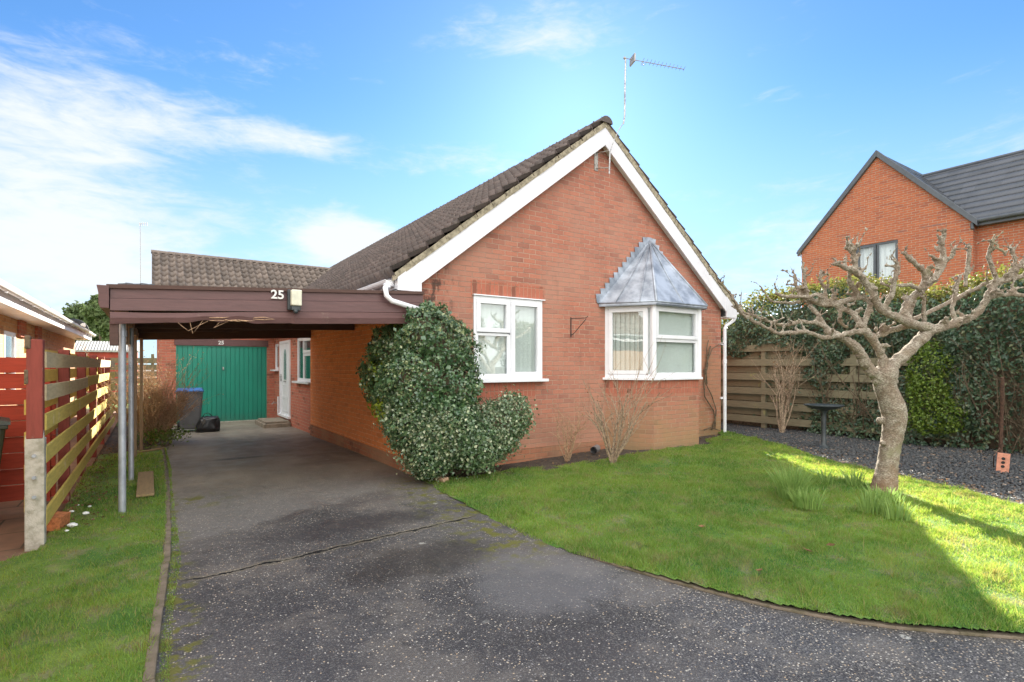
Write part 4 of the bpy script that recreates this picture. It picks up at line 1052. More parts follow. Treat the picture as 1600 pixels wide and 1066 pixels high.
cb = MB(); cb.box(-.335,-.265,6.50,6.62,1.70,1.94); cb.build('corner_block', 'wood_brown_dark', carport, bevel=.006)
gt = MB(); x = cpX0-.055
gt.prism([(x-.05,cpY0-.03,2.28), (x+.048,cpY0-.03,2.28), (x+.048,cpY0-.03,2.06), (x-.02,cpY0-.03,2.06), (x-.035,cpY0-.03,2.10), (x-.035,cpY0-.03,2.2)], (0,cpY1-cpY0,0)); gt.build('gutter', 'wood_brown', carport, bevel=.004)
gp = MB()
for px, pb, r_, mt in ((191,803,.033,'galv'), (205,753,.030,'galv')):
    p = on_ground(px, pb, 0.0); m_ = MB(); m_.tube([(p.x,p.y,-.05), (p.x,p.y,2.03)], r_, 16)
    if px == 191: m_.tube([(p.x,p.y,1.80), (p.x,p.y,1.86)], r_+.008, 16)
    m_.build('post', mt, carport, smooth=False)['label'] = 'grey metal tube post'
for px, pb in ((211,716), (221,702)):
    p = on_ground(px, pb, 0.0); m_ = MB(); m_.box(p.x-.026,p.x+.026,p.y-.035,p.y+.035,-.05,2.0); m_.build('post', 'wood_post', carport, bevel=.004)['label'] = 'weathered timber post'
# number and lamp on the fascia
def onfas(px, py):      # point on the fascia plane
    u = (px-800)/840; D = (cpY0-.0)/(cs-u*sn); return at(px, py, D)
p = onfas(433, 461.5)
text_obj('house_number', '25', .135, Matrix.Translation((p.x, cpY0-.026, p.z)) @ Matrix.Diagonal((1.05,1,1,1)) @ RX, 'bulb_white', carport, depth=.006)
p = onfas(458.5, 472); lamp = root('wall_lamp', (p.x, cpY0-.03, p.z), 'rectangular frosted lamp with a sensor beside the number 25', 'lamp')
m_ = MB(); m_.box(p.x-.075,p.x+.065,cpY0-.075,cpY0-.024,p.z-.10,p.z+.13); m_.build('back_plate', 'dark_plastic', lamp, bevel=.008)
m_ = MB(); m_.box(p.x-.050,p.x+.062,cpY0-.15,cpY0-.076,p.z-.055,p.z+.125); m_.build('diffuser', 'lamp_glass', lamp, bevel=.012)
m_ = MB(); m_.box(p.x-.045,p.x+.05,cpY0-.135,cpY0-.077,p.z-.105,p.z-.058); m_.ball((p.x,cpY0-.12,p.z-.115), .028, 12); m_.build('motion_sensor', 'dark_plastic', lamp, bevel=.005)

# ------------------------------------------------------------------ left fence
fence = root('slatted_fence', (-.8, 5.93, 0), 'hit and miss timber fence with mossy yellow rails and a concrete spurred post', 'fence')
FX = -.80
def post(y, top, conc=False):
    if conc:
        m_ = MB(); m_.box(FX-.06,FX+.065,y-.06,y+.05,-.2,.90); m_.prism([(FX-.06,y-.06,.90),(FX+.065,y-.06,.90),(FX+.055,y-.01,.97),(FX-.05,y-.01,.97)], (0,.02,0)); c_ = m_.build('concrete_spur', 'concrete', fence, bevel=.006)
        b_ = MB()
        for z in (.76,.58,.42): b_.tube([(FX+.0,y-.061,z), (FX+.0,y-.078,z)], .014, 8); 
        split_build(b_, 'bolt', 'galv', c_)
        m_ = MB(); m_.box(FX-.05,FX+.055,y-.062,y+.045,.90,top); m_.build('post', 'wood_red_y', fence, bevel=.006)['label'] = 'red painted end post with a weathered top'
        m_ = MB(); m_.box(FX-.06,FX-.02,y-.07,y-.02,top-.08,top+.03); m_.box(FX-.062,FX-.035,y-.068,y-.03,1.35,1.47); split_build(m_, 'weathered_block', 'stem_dark', fence, bevel=.008)
    else:
        m_ = MB(); m_.box(FX-.05,FX+.045,y-.05,y+.05,-.2,top); m_.build('post', 'wood_red_y', fence, bevel=.005)
post(5.93, 1.72, True)
for y in (7.75, 9.55, 11.35, 13.15, 14.95): post(y, 1.68)
zr = [.22, .49, .76, 1.03, 1.28, 1.545]
segs = ((5.96, 9.55), (9.56, 13.15), (13.16, 16.4))
for k, z in enumerate(zr):
    for (a, b) in segs:
        m_ = MB(); zz_ = z+random.uniform(-.01,.01); sag = random.uniform(-.015,.01)
        n = 8
        for i in range(n):
            ya, yb = a+(b-a)*i/n, a+(b-a)*(i+1)/n; s1, s2 = sag*math.sin(math.pi*i/n), sag*math.sin(math.pi*(i+1)/n); w_ = .068
            m_.hexa([(FX+.047,ya,zz_-w_+s1), (FX+.047,yb,zz_-w_+s2), (FX+.068,yb,zz_-w_+s2), (FX+.068,ya,zz_-w_+s1)], [(FX+.047,ya,zz_+w_+s1), (FX+.047,yb,zz_+w_+s2), (FX+.068,yb,zz_+w_+s2), (FX+.068,ya,zz_+w_+s1)])
        m_.build('rail', 'wood_pale' if k >= 5 or (k == 4 and a < 6) else 'wood_mossy', fence)
    for (a, b) in segs:
        m_ = MB(); zz_ = z+.125; m_.box(FX-.075,FX-.052,a,b,zz_-.062,min(1.66, zz_+.062)); m_.build('rail', 'wood_mossy', fence)
# capping board
# red gate going left
gate = root('red_gate', (-.9, 7.6, 0), 'red stained boarded gate beyond the concrete fence post', 'gate')
gpn = MB(); zz_ = .08; k = 0
while zz_ < 1.58:
    gpn.box(-3.2,-.86,7.60+(.02 if k%2 else 0),7.625+(.02 if k%2 else 0),zz_+.004,zz_+.165); zz_ += .168; k += 1
gpn.build('boards', 'wood_red', gate, bevel=.004)
gpn = MB(); gpn.box(-1.0,-.9,7.56,7.598,.05,1.62); gpn.box(-2.2,-2.1,7.56,7.598,.05,1.62); split_build(gpn, 'ledge', 'wood_red', gate, bevel=.004)
# green wheelie bin behind the fence
def wheelie(name, loc, rot, body, lid, label):
    r_ = root(name, loc, label, 'bin'); r_.rotation_euler = (0,0,rot)
    def bd(mb, nm, mt, par=r_, **k):
        o_ = mb.build(nm, mt, None, **k); o_.parent = par; return o_
    m_ = MB(); m_.hexa([(-.20,-.24,.06), (.20,-.24,.06), (.20,.22,.06), (-.20,.22,.06)], [(-.27,-.34,.95), (.27,-.34,.95), (.27,.28,.95), (-.27,.28,.95)]); bd(m_, 'body', body, bevel=.03)
    m_ = MB(); m_.box(-.285,.285,-.355,.295,.93,.97); bd(m_, 'rim', body, bevel=.01)
    m_ = MB(); n = 6
    for i in range(n):
        a = -.37+.68*i/n; b = -.37+.68*(i+1)/n; za = .975+.075*math.sin(math.pi*min(1,(i)/n*.9+.1)); zb_ = .975+.075*math.sin(math.pi*min(1,(i+1)/n*.9+.1))
        m_.hexa([(-.29,a,.972),(.29,a,.972),(.29,b,.972),(-.29,b,.972)], [(-.26,a,za),(.26,a,za),(.26,b,zb_),(-.26,b,zb_)])
    bd(m_, 'lid', lid)
    m_ = MB(); m_.tube([(-.25,.33,.93),(-.25,.36,1.0),(.25,.36,1.0),(.25,.33,.93)], .014, 8); bd(m_, 'handle', body)
    for s in (-1,1):
        m_ = MB(); m_.tube([(s*.23,.24,.1),(s*.285,.24,.1)], .10, 20); bd(m_, 'wheel', 'rubber', bevel=.01)
    return r_
wheelie('wheelie_bin', (-1.50, 6.98, -.02), R(100), 'bin_green', 'bin_green', 'dark green wheelie bin at the left edge in front of the red gate')
wheelie('wheelie_bin', (.80, 15.35, -.085), R(-6), 'bin_grey', 'bin_blue', 'grey wheelie bin with a blue lid by the green garage door')
# rubbish sack
m_ = MB(); c = Vector((1.16, 14.93, .09)); m_.ball(c, 1, 40)
for i, v in enumerate(m_.v):
    d = v-c; q = Vector([math.copysign(abs(t)**.45, t) for t in d]); k = 1+.16*noise.noise(d*3+Vector((3,1,2)))+.09*noise.noise(d*9)
    v2 = Vector((q.x*.23, q.y*.17, q.z*.19))*k; v2.x *= 1-.18*q.z; v2.x += .035*q.z; m_.v[i] = c+v2; m_.v[i].z = max(m_.v[i].z, -.088)
m_.tube([c+Vector((-.12,0,.17)), c+Vector((-.09,.01,.25)), c+Vector((.0,.01,.27)), c+Vector((.08,0,.18))], [.012,.010,.010,.012], 6)
tag(m_.build('black_bag', 'bag', smooth=True), 'black bag with a looped handle slumped beside the blue lidded bin', 'bag')
# door step
m_ = MB(); m_.box(2.40,3.05,14.95,16.4,-.2,.005); o = m_.build('door_step', 'step_stone', bevel=.015); tag(o, 'low stone step slab before the white entrance door', 'step')
m_ = MB(); m_.box(2.46,3.04,15.05,16.3,.007,.05); m_.build('slab', 'step_stone', o, bevel=.01)

# loose things on the ground
p = on_ground(88, 830); m_ = MB(); m_.box(-.05,.055,-.11,.10,0,.125, Matrix.Translation((p.x,p.y+.08,.01)) @ Matrix.Rotation(R(-14),4,'Z') @ Matrix.Rotation(R(5),4,'Y'))
tag(m_.build('loose_brick', 'brick_loose', bevel=.004), 'orange brick lying on the grass against the fence foot', 'brick')
a_ = on_ground(228,744,.0); b_ = on_ground(227,781,.0); m_ = MB(); t = (b_-a_); ln = t.length; an_ = math.atan2(t.y, t.x); cc = (a_+b_)/2
m_.box(-ln/2,ln/2,-.085,.085,0,.028, Matrix.Translation((cc.x,cc.y,.035)) @ Matrix.Rotation(an_,4,'Z')); tag(m_.build('loose_plank', 'plank_old', bevel=.003), 'short brown plank lying on the grass strip by the posts', 'plank')
a_ = on_ground(214,710); b_ = on_ground(255,703); m_ = MB(); m_.hexa([a_, b_, b_+Vector((.02,.14,0)), a_+Vector((.02,.14,0))], [v+Vector((0,0,.03)) for v in (a_, b_, b_+Vector((.02,.14,0)), a_+Vector((.02,.14,0)))]); tag(m_.build('timber_offcut', 'plank_old', bevel=.003), 'pale timber offcut lying across the soil by the timber posts', 'timber')
a_ = on_ground(658,746,.0); b_ = on_ground(692,756,.0); t = (b_-a_).normalized(); n_ = Vector((-t.y,t.x,0)); m_ = MB()
m_.hexa([a_, b_, b_+n_*.10, a_+n_*.10], [a_+Vector((0,0,.075)), b_+Vector((0,0,.07)), b_+n_*.10+Vector((0,0,.07)), a_+n_*.10+Vector((0,0,.075))]); tag(m_.build('edging_brick', 'brick_pale', bevel=.008), 'pale edging brick under the ivy at the house corner', 'brick')
# hose coil
m_ = MB(); c = on_ground(712, 728, .06)
for k in range(3):
    m_.tube([(c.x+(.15+.02*k)*math.cos(t_*.35+k), c.y+.09*math.sin(t_*.35+k), .10+.02*k+.02*math.sin(t_*.7)) for t_ in range(16)], .009, 6)
tag(m_.build('fallen_stem_coil', 'stem_dry'), 'coiled pale dead stems at the foot of the ivy', 'stems')
# drain pipe stub
p = on_ground(930, 693, .10); m_ = MB(); M = Matrix.Translation((5.95, 6.45, .16)) @ Matrix.Rotation(R(35),4,'Z')
pa, pb_ = M @ Vector((-.13,0,0)), M @ Vector((.13,0,0)); m_.tube([pa, pb_], .055, 18, cap=False); m_.tube([pb_, pa], .048, 18, cap=False); m_.tube([pb_-(pb_-pa)*.1, pb_-(pb_-pa)*.08], .056, 18)
tag(m_.build('drain_pipe', 'pvc_grey'), 'short grey pipe end lying at the foot of the front wall', 'pipe')
# pebbles and leaves
def scatter_small(name, label, cat, group, spots, r, material, zf, flat=.5):
    for i, (px, py, s) in enumerate(spots):
        p = on_ground(px, py, 0); z = float(zf(p.x, p.y)); p = on_ground(px, py, z)
        m_ = MB(); m_.ball((p.x,p.y,z+r*s*flat*.5), r*s, 9, (1,random.uniform(.6,.9),flat), jit=.35); o = m_.build(name, material, smooth=False); tag(o, label, cat, group)
scatter_small('stone', 'small white stone on the mossy grass beside the fence', 'stone', 'white stones by the fence', [(134,803,1), (113,822,1.3), (104,830,.6), (140,792,.6), (112,800,.7), (145,812,.4), (121,790,.6)], .03, 'bulb_white', lambda x, y: .03)
def fallen_leaf(px, py, lab, s=.045, c='leaf_dry'):
    p = on_ground(px, py, .0); z = float(lawn_z(p.x,p.y)) if p.x > 2.9 else .03; p = on_ground(px, py, z); a = random.uniform(0,6)
    m_ = MB(); u = Vector((math.cos(a),math.sin(a),.1)); v = Vector((-math.sin(a),math.cos(a),.25)); q = Vector((p.x,p.y,z+.035))
    m_.add([q-u*s, q+v*s*.6, q+u*s, q-v*s*.6, q+Vector((0,0,-.012))], [(0,1,4), (1,2,4), (2,3,4), (3,0,4)]); tag(m_.build('fallen_leaf', c), lab, 'leaf')
fallen_leaf(1262,866,'pale pink fallen leaf in the middle of the lawn'); fallen_leaf(1186,898,'orange brown fallen leaf near the lawn edge')
fallen_leaf(1298,858,'dark brown fallen leaf right of the pale pink one', .04, 'leaf_brown'); fallen_leaf(1096,828,'small tan fallen leaf left on the lawn', .035)

n = 420; x = rng.uniform(-.72,-.05,n)**1.0; y = rng.uniform(6.3, 12.5, n); x = -.72+np.abs(rng.normal(0,.22,n)); P = np.stack([x, y, .035+0*x+rng.uniform(0,.012,n)], 1)
V, Fc, rn = leaves_on(P, np.tile([[0,0,1.]], (n,1)), rng.uniform(.018,.05,n), 0, .7, .35); tag(fast_mesh('leaf_litter', V, Fc, 'leaf_brown', rn), 'brown leaf litter along the foot of the slatted fence', 'leaf litter', kind='stuff')
n = 300; x = rng.uniform(3.3, 9.3, n); y = rng.uniform(6.05, 6.62, n); P = np.stack([x, y, .035+.10*sm(x,3,8)], 1); k = ~((x > 6.5) & (x < 8.5)); P = P[k]
V, Fc, rn = leaves_on(P, np.tile([[0,0,1.]], (len(P),1)), rng.uniform(.015,.045,len(P)), 0, .7, .4); tag(fast_mesh('leaf_litter', V, Fc, 'leaf_brown', rn), 'dead leaves on the soil along the front wall', 'leaf litter', kind='stuff')
sp_ = np.array([(p[0], p[1]) for p in slate_xy[2:9]]); n = 130; ii = rng.integers(0, len(sp_)-1, n); t = rng.random(n)[:,None]; Q2 = sp_[ii]*(1-t)+sp_[ii+1]*t+rng.normal(0,.10,(n,2))+np.array([[.15,.05]])
P = np.stack([Q2[:,0], Q2[:,1], lawn_z(Q2[:,0], Q2[:,1])+.022], 1); V, Fc, rn = leaves_on(P, np.tile([[0,0,1.]], (n,1)), rng.uniform(.02,.05,n), 0, .6, .25); tag(fast_mesh('leaf_litter', V, Fc, 'leaf_dry', rn), 'pale fallen leaves strewn along the slate bed edging', 'leaf litter', kind='stuff')
# ------------------------------------------------------------------ ivy
ivy = root('ivy_bush', (3.1, 6.5, 0), 'big dark variegated ivy mound swallowing the house corner', 'ivy')
def B(px, py, D, rx, ry=None, rz=None):
    return (np.array(at(px, py, D)), np.array((rx, ry or rx, rz or rx)))
iv = [B(672,528,7.0,.40,.42,.42), B(625,545,7.35,.36,.42,.36), B(700,560,7.05,.42,.32,.48), B(618,590,7.5,.44,.44,.48), B(660,600,6.9,.50,.40,.55), B(705,610,7.0,.36,.34,.42), B(655,655,6.95,.42,.36,.42), B(700,665,6.95,.42,.32,.42), B(672,700,6.95,.34,.30,.34), B(735,685,7.15,.36,.28,.34)]
iv2 = [B(775,672,7.35,.34,.26,.36), B(800,650,7.5,.24,.2,.28), B(745,700,7.1,.34,.26,.26)]
P, Q = blob_points(iv, 34000, .30, .12); lump = (.06*np.sin(P[:,0]*9+P[:,2]*5)*np.sin(P[:,2]*11+P[:,1]*7) + .05*np.sin(P[:,0]*23)*np.sin(P[:,2]*19) + rng.exponential(.014, len(P)))[:,None]; P = P+Q*lump; V, Fc, rn = leaves_on(P, Q, rng.uniform(.018,.052,len(P))*np.where(rng.random(len(P)) < .08, 1.7, 1), .6, .85, .65)
low = None
fast_mesh('foliage', V, Fc, 'leaf_ivy', rn, ivy)
P, Q = blob_points(iv[6:9]+iv2, 20000, .4, .14); V, Fc, rn = leaves_on(P+Q*(.03+rng.exponential(.03,len(P)))[:,None], Q, rng.uniform(.018,.055,len(P)), .4, .8, .8)
fast_mesh('foliage', V, Fc, 'leaf_ivy_low', rn, ivy)['label'] = 'paler small leaved lower foliage'
yl = [B(577,590,7.75,.12,.2,.22), B(586,560,7.7,.10), B(620,503,7.1,.10,.1,.06), B(584,625,7.6,.10,.1,.16)]
yl += [B(600,575,7.3,.2,.2,.3), B(600,640,7.2,.16,.16,.2)]; P, Q = blob_points(yl, 900, .5, .1); V, Fc, rn = leaves_on(P, Q, rng.uniform(.03,.06,len(P)), .4, .85, .8); fast_mesh('young_leaves', V, Fc, 'leaf_lime', rn, ivy)
co = MB()
for c_, r_ in iv+iv2: co.ball(Vector(c_), 1, 14, tuple(r_*.66), jit=.1)
co.build('woody_core', 'stem_dark', ivy, smooth=True)
st = MB()
shoots = []
for i in range(0):
    c_, r_ = (iv+iv2)[random.randrange(len(iv)+3)]; d = Vector((random.gauss(0,1), -abs(random.gauss(0,.6)), random.gauss(.3,.8))).normalized(); b = Vector(c_)+Vector(d[i_]*r_[i_]*.9 for i_ in range(3)); e = b+d*random.uniform(.10,.24)+Vector((0,0,random.uniform(-.05,.08))); st.tube([b, b.lerp(e,.5)+Vector((0,0,.02)), e], [.004,.003,.002], 4); shoots += [np.array(b.lerp(e, f_)) for f_ in (.45,.6,.75,.9,1.0,1.02)]
for i in range(30):
    b = Vector((3.1+random.uniform(-.15,.5), 6.58+random.uniform(-.08,.05), 0)); tpt = Vector(iv[random.randrange(6,9)][0])+Vector((random.uniform(-.3,.3),0,0)); st.tube([b, b.lerp(tpt,.5)+Vector((random.uniform(-.08,.08),-.05,0)), tpt], [.014,.01,.006], 5)
st.build('stems', 'stem_dark', ivy)

# ------------------------------------------------------------------ bare shrubs
def twiggy(mb, base, d, ln, r, depth, kink=.25, up=.15, split=(2,3)):
    pts = [base]; n = 5; dd = d.normalized(); rad = [r]
    for i in range(n):
        dd = (dd+Vector((random.gauss(0,kink), random.gauss(0,kink), random.gauss(0,kink)+up))*.35).normalized(); pts.append(pts[-1]+dd*ln/n); rad.append(r*(1-.45*(i+1)/n))
    mb.tube(pts, rad, 5 if r < .01 else 7)
    if depth > 0:
        for k in range(random.randint(*split)):
            j = random.randint(2, n); nd = (dd+Vector((random.gauss(0,.55), random.gauss(0,.55), random.gauss(.1,.35)))).normalized()
            twiggy(mb, pts[j], nd, ln*random.uniform(.45,.75), rad[j]*.75, depth-1, kink, up, split)
def shrub(name, base, n, ln, spread, r, depth, material, label, cat='shrub', leavesn=0, leafm='leaf_brown', lean=(0,0), **kw):
    s = root(name, base, label, cat); m_ = MB()
    for i in range(n):
        a = random.uniform(0, 6.28); sp_ = random.uniform(0,1)*spread
        d = Vector((math.cos(a)*sp_+lean[0], math.sin(a)*sp_*.6+lean[1], 1)); b = Vector(base)+Vector((math.cos(a),math.sin(a)*.6,0))*random.uniform(0,.07)*spread
        twiggy(m_, b, d, ln*random.uniform(.6,1.1), r*random.uniform(.6,1.1), depth, **kw)
    m_.build('stems', material, s)
    if leavesn:
        idx = rng.integers(0, len(m_.v), leavesn); P = np.array([m_.v[i] for i in idx])+rng.normal(0,.02,(leavesn,3)); P = P[P[:,2] > base[2]+.25]
        V, Fc, rn = leaves_on(P, rng.normal(0,1,P.shape), rng.uniform(.02,.045,len(P)), .2, .6); fast_mesh('dry_leaves', V, Fc, leafm, rn, s)
    return s
random.seed(11)
def off_wall(px, yy): u = (px-800)/840; D = yy/(cs-u*sn); p = at(px, 572, D); p.z = float(lawn_z(p.x, yy)); return p
shrub('bare_shrub', off_wall(958,5.72), 19, 1.0, .62, .015, 2, 'stem_grey', 'tall leafless shrub beneath the left edge of the bay window', lean=(.0,-.12), leavesn=60)
shrub('bare_shrub', off_wall(886,6.3), 13, .58, .85, .009, 2, 'stem_dry', 'small leafless shrub at the wall beneath the iron bracket', lean=(0,-.1))
shrub('bare_shrub', on_ground(1222,678,.12), 9, 1.15, .55, .02, 3, 'stem_grey', 'large leafless shrub against the slatted fence on the right', leavesn=150)
shrub('dry_shrub', Vector((.05,12.9,-.05)), 120, 1.05, .95, .012, 2, 'stem_dry', 'dense straw coloured twiggy shrub beside the carport posts', leavesn=3200, leafm='leaf_dry')
shrub('low_weeds', Vector((.25,12.3,-.04)), 20, .25, 1.1, .004, 1, 'stem_dark', 'low green weeds under the straw coloured shrub', 'weeds', leavesn=500, leafm='leaf_lime_dark')
P = rng.normal(0,1,(900,3))*np.array([.22,.5,.07])+np.array([.15,12.9,.12]); V,Fc,rn = leaves_on(P, rng.normal(0,1,P.shape), .07, .2, .4); tag(fast_mesh('green_undergrowth', V, Fc, 'leaf_lime_dark', rn), 'green leafy undergrowth below the straw coloured shrub', 'plant')
# climber stems on the wall right of the bay
cl = root('wall_climber', (9.2, 6.65, .1), 'bare climber stems on the wall by the right downpipe', 'climber'); m_ = MB()
def W3(px, py):
    u = (px-800)/840; return at(px, py, (FY-.05)/(cs-u*sn))
for pts, r_ in (([(1112,672),(1118,655),(1114,640),(1101,620),(1100,600),(1106,570),(1104,545),(1107,532)], .016), ([(1117,670),(1119,640),(1112,618),(1103,600),(1101,580),(1107,560),(1113,545),(1124,538),(1132,536)], .012), ([(1104,600),(1103,575),(1108,550),(1110,541)], .02), ([(1100,672),(1110,668),(1125,673)], .012)):
    m_.tube([W3(a, b) for a, b in pts], [r_*(1-.5*i/len(pts)) for i in range(len(pts))], 7)
m_.build('stems', 'stem_dark', cl, smooth=True)

# ------------------------------------------------------------------ right boundary: fence, hedge, bush
rfn = root('slatted_fence', (11.35, 9, 0), 'weathered green tinged hit and miss fence behind the slate bed', 'fence')
for y in (5.0, 6.85, 8.7, 10.6):
    m_ = MB(); m_.box(11.36,11.45,y-.05,y+.05,-.1,2.0); m_.build('post', 'wood_grey', rfn, bevel=.004)
for z in (.30,.62,.94,1.26,1.58,1.90):
    m_ = MB(); m_.box(11.335,11.358,3.2,13,z-.075,z+.075); m_.build('rail', 'wood_grey', rfn)
    m_ = MB(); m_.box(11.452,11.475,3.2,13,z+.085,z+.235); m_.build('rail', 'wood_grey', rfn)
hg = root('hedge', (12.1, 4, 0), 'tall dark evergreen hedge with sunlit top along the right boundary', 'hedge')
def hedge_pts(n):
    # front face x ~ 11.35 + bumps ; top z ~ 3.1
    f = rng.random(n); y = rng.uniform(-4, 13.5, n)
    top = 3.02 + .18*np.sin(y*1.1+1)+.10*np.sin(y*2.9) - .42*sm(y, 5.5, 8.5) + rng.normal(0,.05,n)
    bump_ = .13*np.sin(y*3.1+f*5)*np.sin(f*9+y) + .07*np.sin(y*7.3)*np.sin(f*17)
    bump_ = bump_+.22*np.sin(y*1.35+2)*np.sin(f*4.5+y*.6); over = .20*sm(f,.35,.8)+.10*(1-sm(y,5.4,6.2))-.3*(1-sm(f,.45,.6))*sm(y, 5.6, 6.2)
    face = rng.random(n) < .72
    X = np.where(face, 11.30 - bump_ - over, rng.uniform(11.1, 12.9, n)); Z = np.where(face, .05+f**.85*(top-.05), top+.08*np.sin(X*7)*np.sin(y*5)+rng.normal(0,.05,n))
    X = X+np.where(face, rng.exponential(.07,n), 0)
    # rounded shoulder
    sh = np.clip((Z-top+.35)/.35, 0, 1); X = X+np.where(face, .22*sh**2, 0)
    Nn = np.where(face[:,None], np.array([[-1,0,.25]]), np.array([[-.2,0,1.]]))
    keep = ~((y > 5.9+.3*np.sin(Z*5)) & (Z < 1.85+.15*np.sin(y*4)) & (rng.random(n) < .97))
    keep &= ~((y < 2.9) & (Z < 1.5) & (rng.random(n) < .55))
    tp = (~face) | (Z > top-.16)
    return np.stack([X, y, Z], 1)[keep], Nn[keep], tp[keep]
P, Q, tp = hedge_pts(80000)
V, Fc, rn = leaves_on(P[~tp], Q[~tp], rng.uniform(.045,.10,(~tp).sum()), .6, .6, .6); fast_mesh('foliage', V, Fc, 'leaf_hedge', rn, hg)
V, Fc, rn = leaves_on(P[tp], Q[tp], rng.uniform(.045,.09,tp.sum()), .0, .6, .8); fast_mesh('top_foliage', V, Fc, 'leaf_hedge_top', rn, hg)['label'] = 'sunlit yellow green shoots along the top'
m_ = MB()
ys = np.linspace(-4, 13.5, 36)
for a, b in zip(ys[:-1], ys[1:]):
    ta = 2.80-.42*float(sm(a,5.5,8.5)); tb = 2.80-.42*float(sm(b,5.5,8.5)); m_.hexa([(11.62,a,-.1),(11.62,b,-.1),(12.8,b,-.1),(12.8,a,-.1)], [(11.62,a,ta),(11.62,b,tb),(12.8,b,tb),(12.8,a,ta)])
m_.build('dense_core', 'stem_dark', hg)
random.seed(5); m_ = MB()
for i in range(230):
    y = random.uniform(-.5, 5.6) if i % 3 else random.uniform(-.5,2.8); b = Vector((11.42+random.uniform(-.06,.1), y, .08)); twiggy(m_, b, Vector((-.28+random.uniform(-.25,.2), random.uniform(-.6,.6), 1)), random.uniform(.7,1.6), random.uniform(.005,.013), 1, kink=.3)
m_.build('bare_stems', 'stem_dark', hg)
# loose dry twiggy layer low on the right of the hedge
lb = root('lime_shrub', at(1458,612,9.4), 'bright yellow green shrub standing out from the dark hedge', 'shrub')
bl = [B(1455,570,9.25,.42,.3,.42), B(1450,615,9.1,.36,.3,.42), B(1475,650,9.0,.40,.3,.32), B(1445,655,9.1,.32,.28,.26), B(1440,590,9.3,.28,.24,.4)]
P, Q = blob_points(bl, 4600, .5, .25); V, Fc, rn = leaves_on(P, Q, rng.uniform(.03,.06,len(P)), .2, .7, .9); fast_mesh('foliage', V, Fc, 'leaf_lime_dark', rn, lb)
m_ = MB()
for i in range(12): 
    b = on_ground(1460+random.uniform(-10,10), 690, .1); twiggy(m_, b, Vector((random.uniform(-.3,.3),random.uniform(-.3,.3),1)), 1.0, .01, 1)
m_.build('stems', 'stem_dark', lb)

# ------------------------------------------------------------------ bird bath, leaning post, vented brick
p = on_ground(1287, 703, .11); bbz = .11
btb = root('bird_bath', (p.x, p.y, bbz), 'dark bird bath with a wide shallow bowl on the slate bed', 'bird bath')
m_ = MB(); m_.lathe((p.x,p.y,bbz), [(0,0),(.15,0),(.16,.02),(.10,.05),(.042,.09),(.034,.3),(.042,.55),(.036,.60),(.07,.66)]); m_.build('pedestal', 'dark_plastic', btb, smooth=True)
m_ = MB(); m_.lathe((p.x,p.y,bbz+.66), [(0,0),(.08,0),(.20,.03),(.285,.07),(.30,.085),(.285,.09),(.19,.05),(0,.035)], 32); m_.build('bowl', 'dark_plastic', btb, smooth=True)
a_ = at(1566,590,8.0); b_ = on_ground(1563,712,.11)
m_ = MB(); m_.tube([b_-Vector((0,0,.05)), b_.lerp(a_,.5)+Vector((.02,.0,0)), a_], [.028,.026,.022], 9)
lp = tag(m_.build('leaning_stake', 'rust'), 'rusty brown stake standing in the slate bed behind the pink brick', 'stake')
p = on_ground(1566, 737, .15); p.z = .15; vb = root('vented_brick', (p.x, p.y, .15), 'pink three hole brick standing on end in the slate', 'brick')
f_ = Vector((-p.x,-p.y,0)).normalized(); M = Matrix.Translation((p.x,p.y,.15)) @ f_.to_track_quat('-Y','Z').to_matrix().to_4x4() @ Matrix.Rotation(R(-7),4,'X') @ Matrix.Rotation(R(4),4,'Y')
m_ = MB(); m_.box(-.062,.062,0,.06,-.02,.235,M); m_.build('brick_body', 'terracotta', vb, bevel=.004)
m_ = MB()
for z in (.065,.115,.165):
    m_.tube([M @ Vector((0,-.001,z)), M @ Vector((0,-.004,z))], .019, 14)
split_build(m_, 'hole', 'rubber', vb)
m_ = MB(); q = at(1545,700,7.2); m_.tube([on_ground(1552,735,.1), at(1553,712,6.9), at(1562,700,7.0), at(1567,708,6.95)], .006, 6); tag(m_.build('bent_wire', 'rust'), 'bent rusty wire looped beside the pink three hole brick', 'wire')

# ------------------------------------------------------------------ pollarded tree
random.seed(21)
T0 = on_ground(1383, 772, .10); TD = T0.x*sn+T0.y*cs
def Z3(x, y, dd=0.0): return at(1120+x/2.317, 360+y/2.317, TD+dd)
pxm = TD/840/2.317           # metres per zoomed pixel
tree = root('pollarded_tree', (T0.x, T0.y, .08), 'gnarled leafless pollarded tree with knuckled limbs on the lawn', 'tree')
def smooth_path(pts, rad, sub=4):
    P_, R_ = [], []
    n = len(pts)
    for i in range(n-1):
        p0, p1, p2, p3 = pts[max(0,i-1)], pts[i], pts[i+1], pts[min(n-1,i+2)]
        for k in range(sub):
            t = k/sub; P_.append(.5*((2*p1)+(-p0+p2)*t+(2*p0-5*p1+4*p2-p3)*t*t+(-p0+3*p1-3*p2+p3)*t**3)); R_.append(rad[i]*(1-t)+rad[i+1]*t)
    P_.append(pts[-1]); R_.append(rad[-1]); return P_, R_
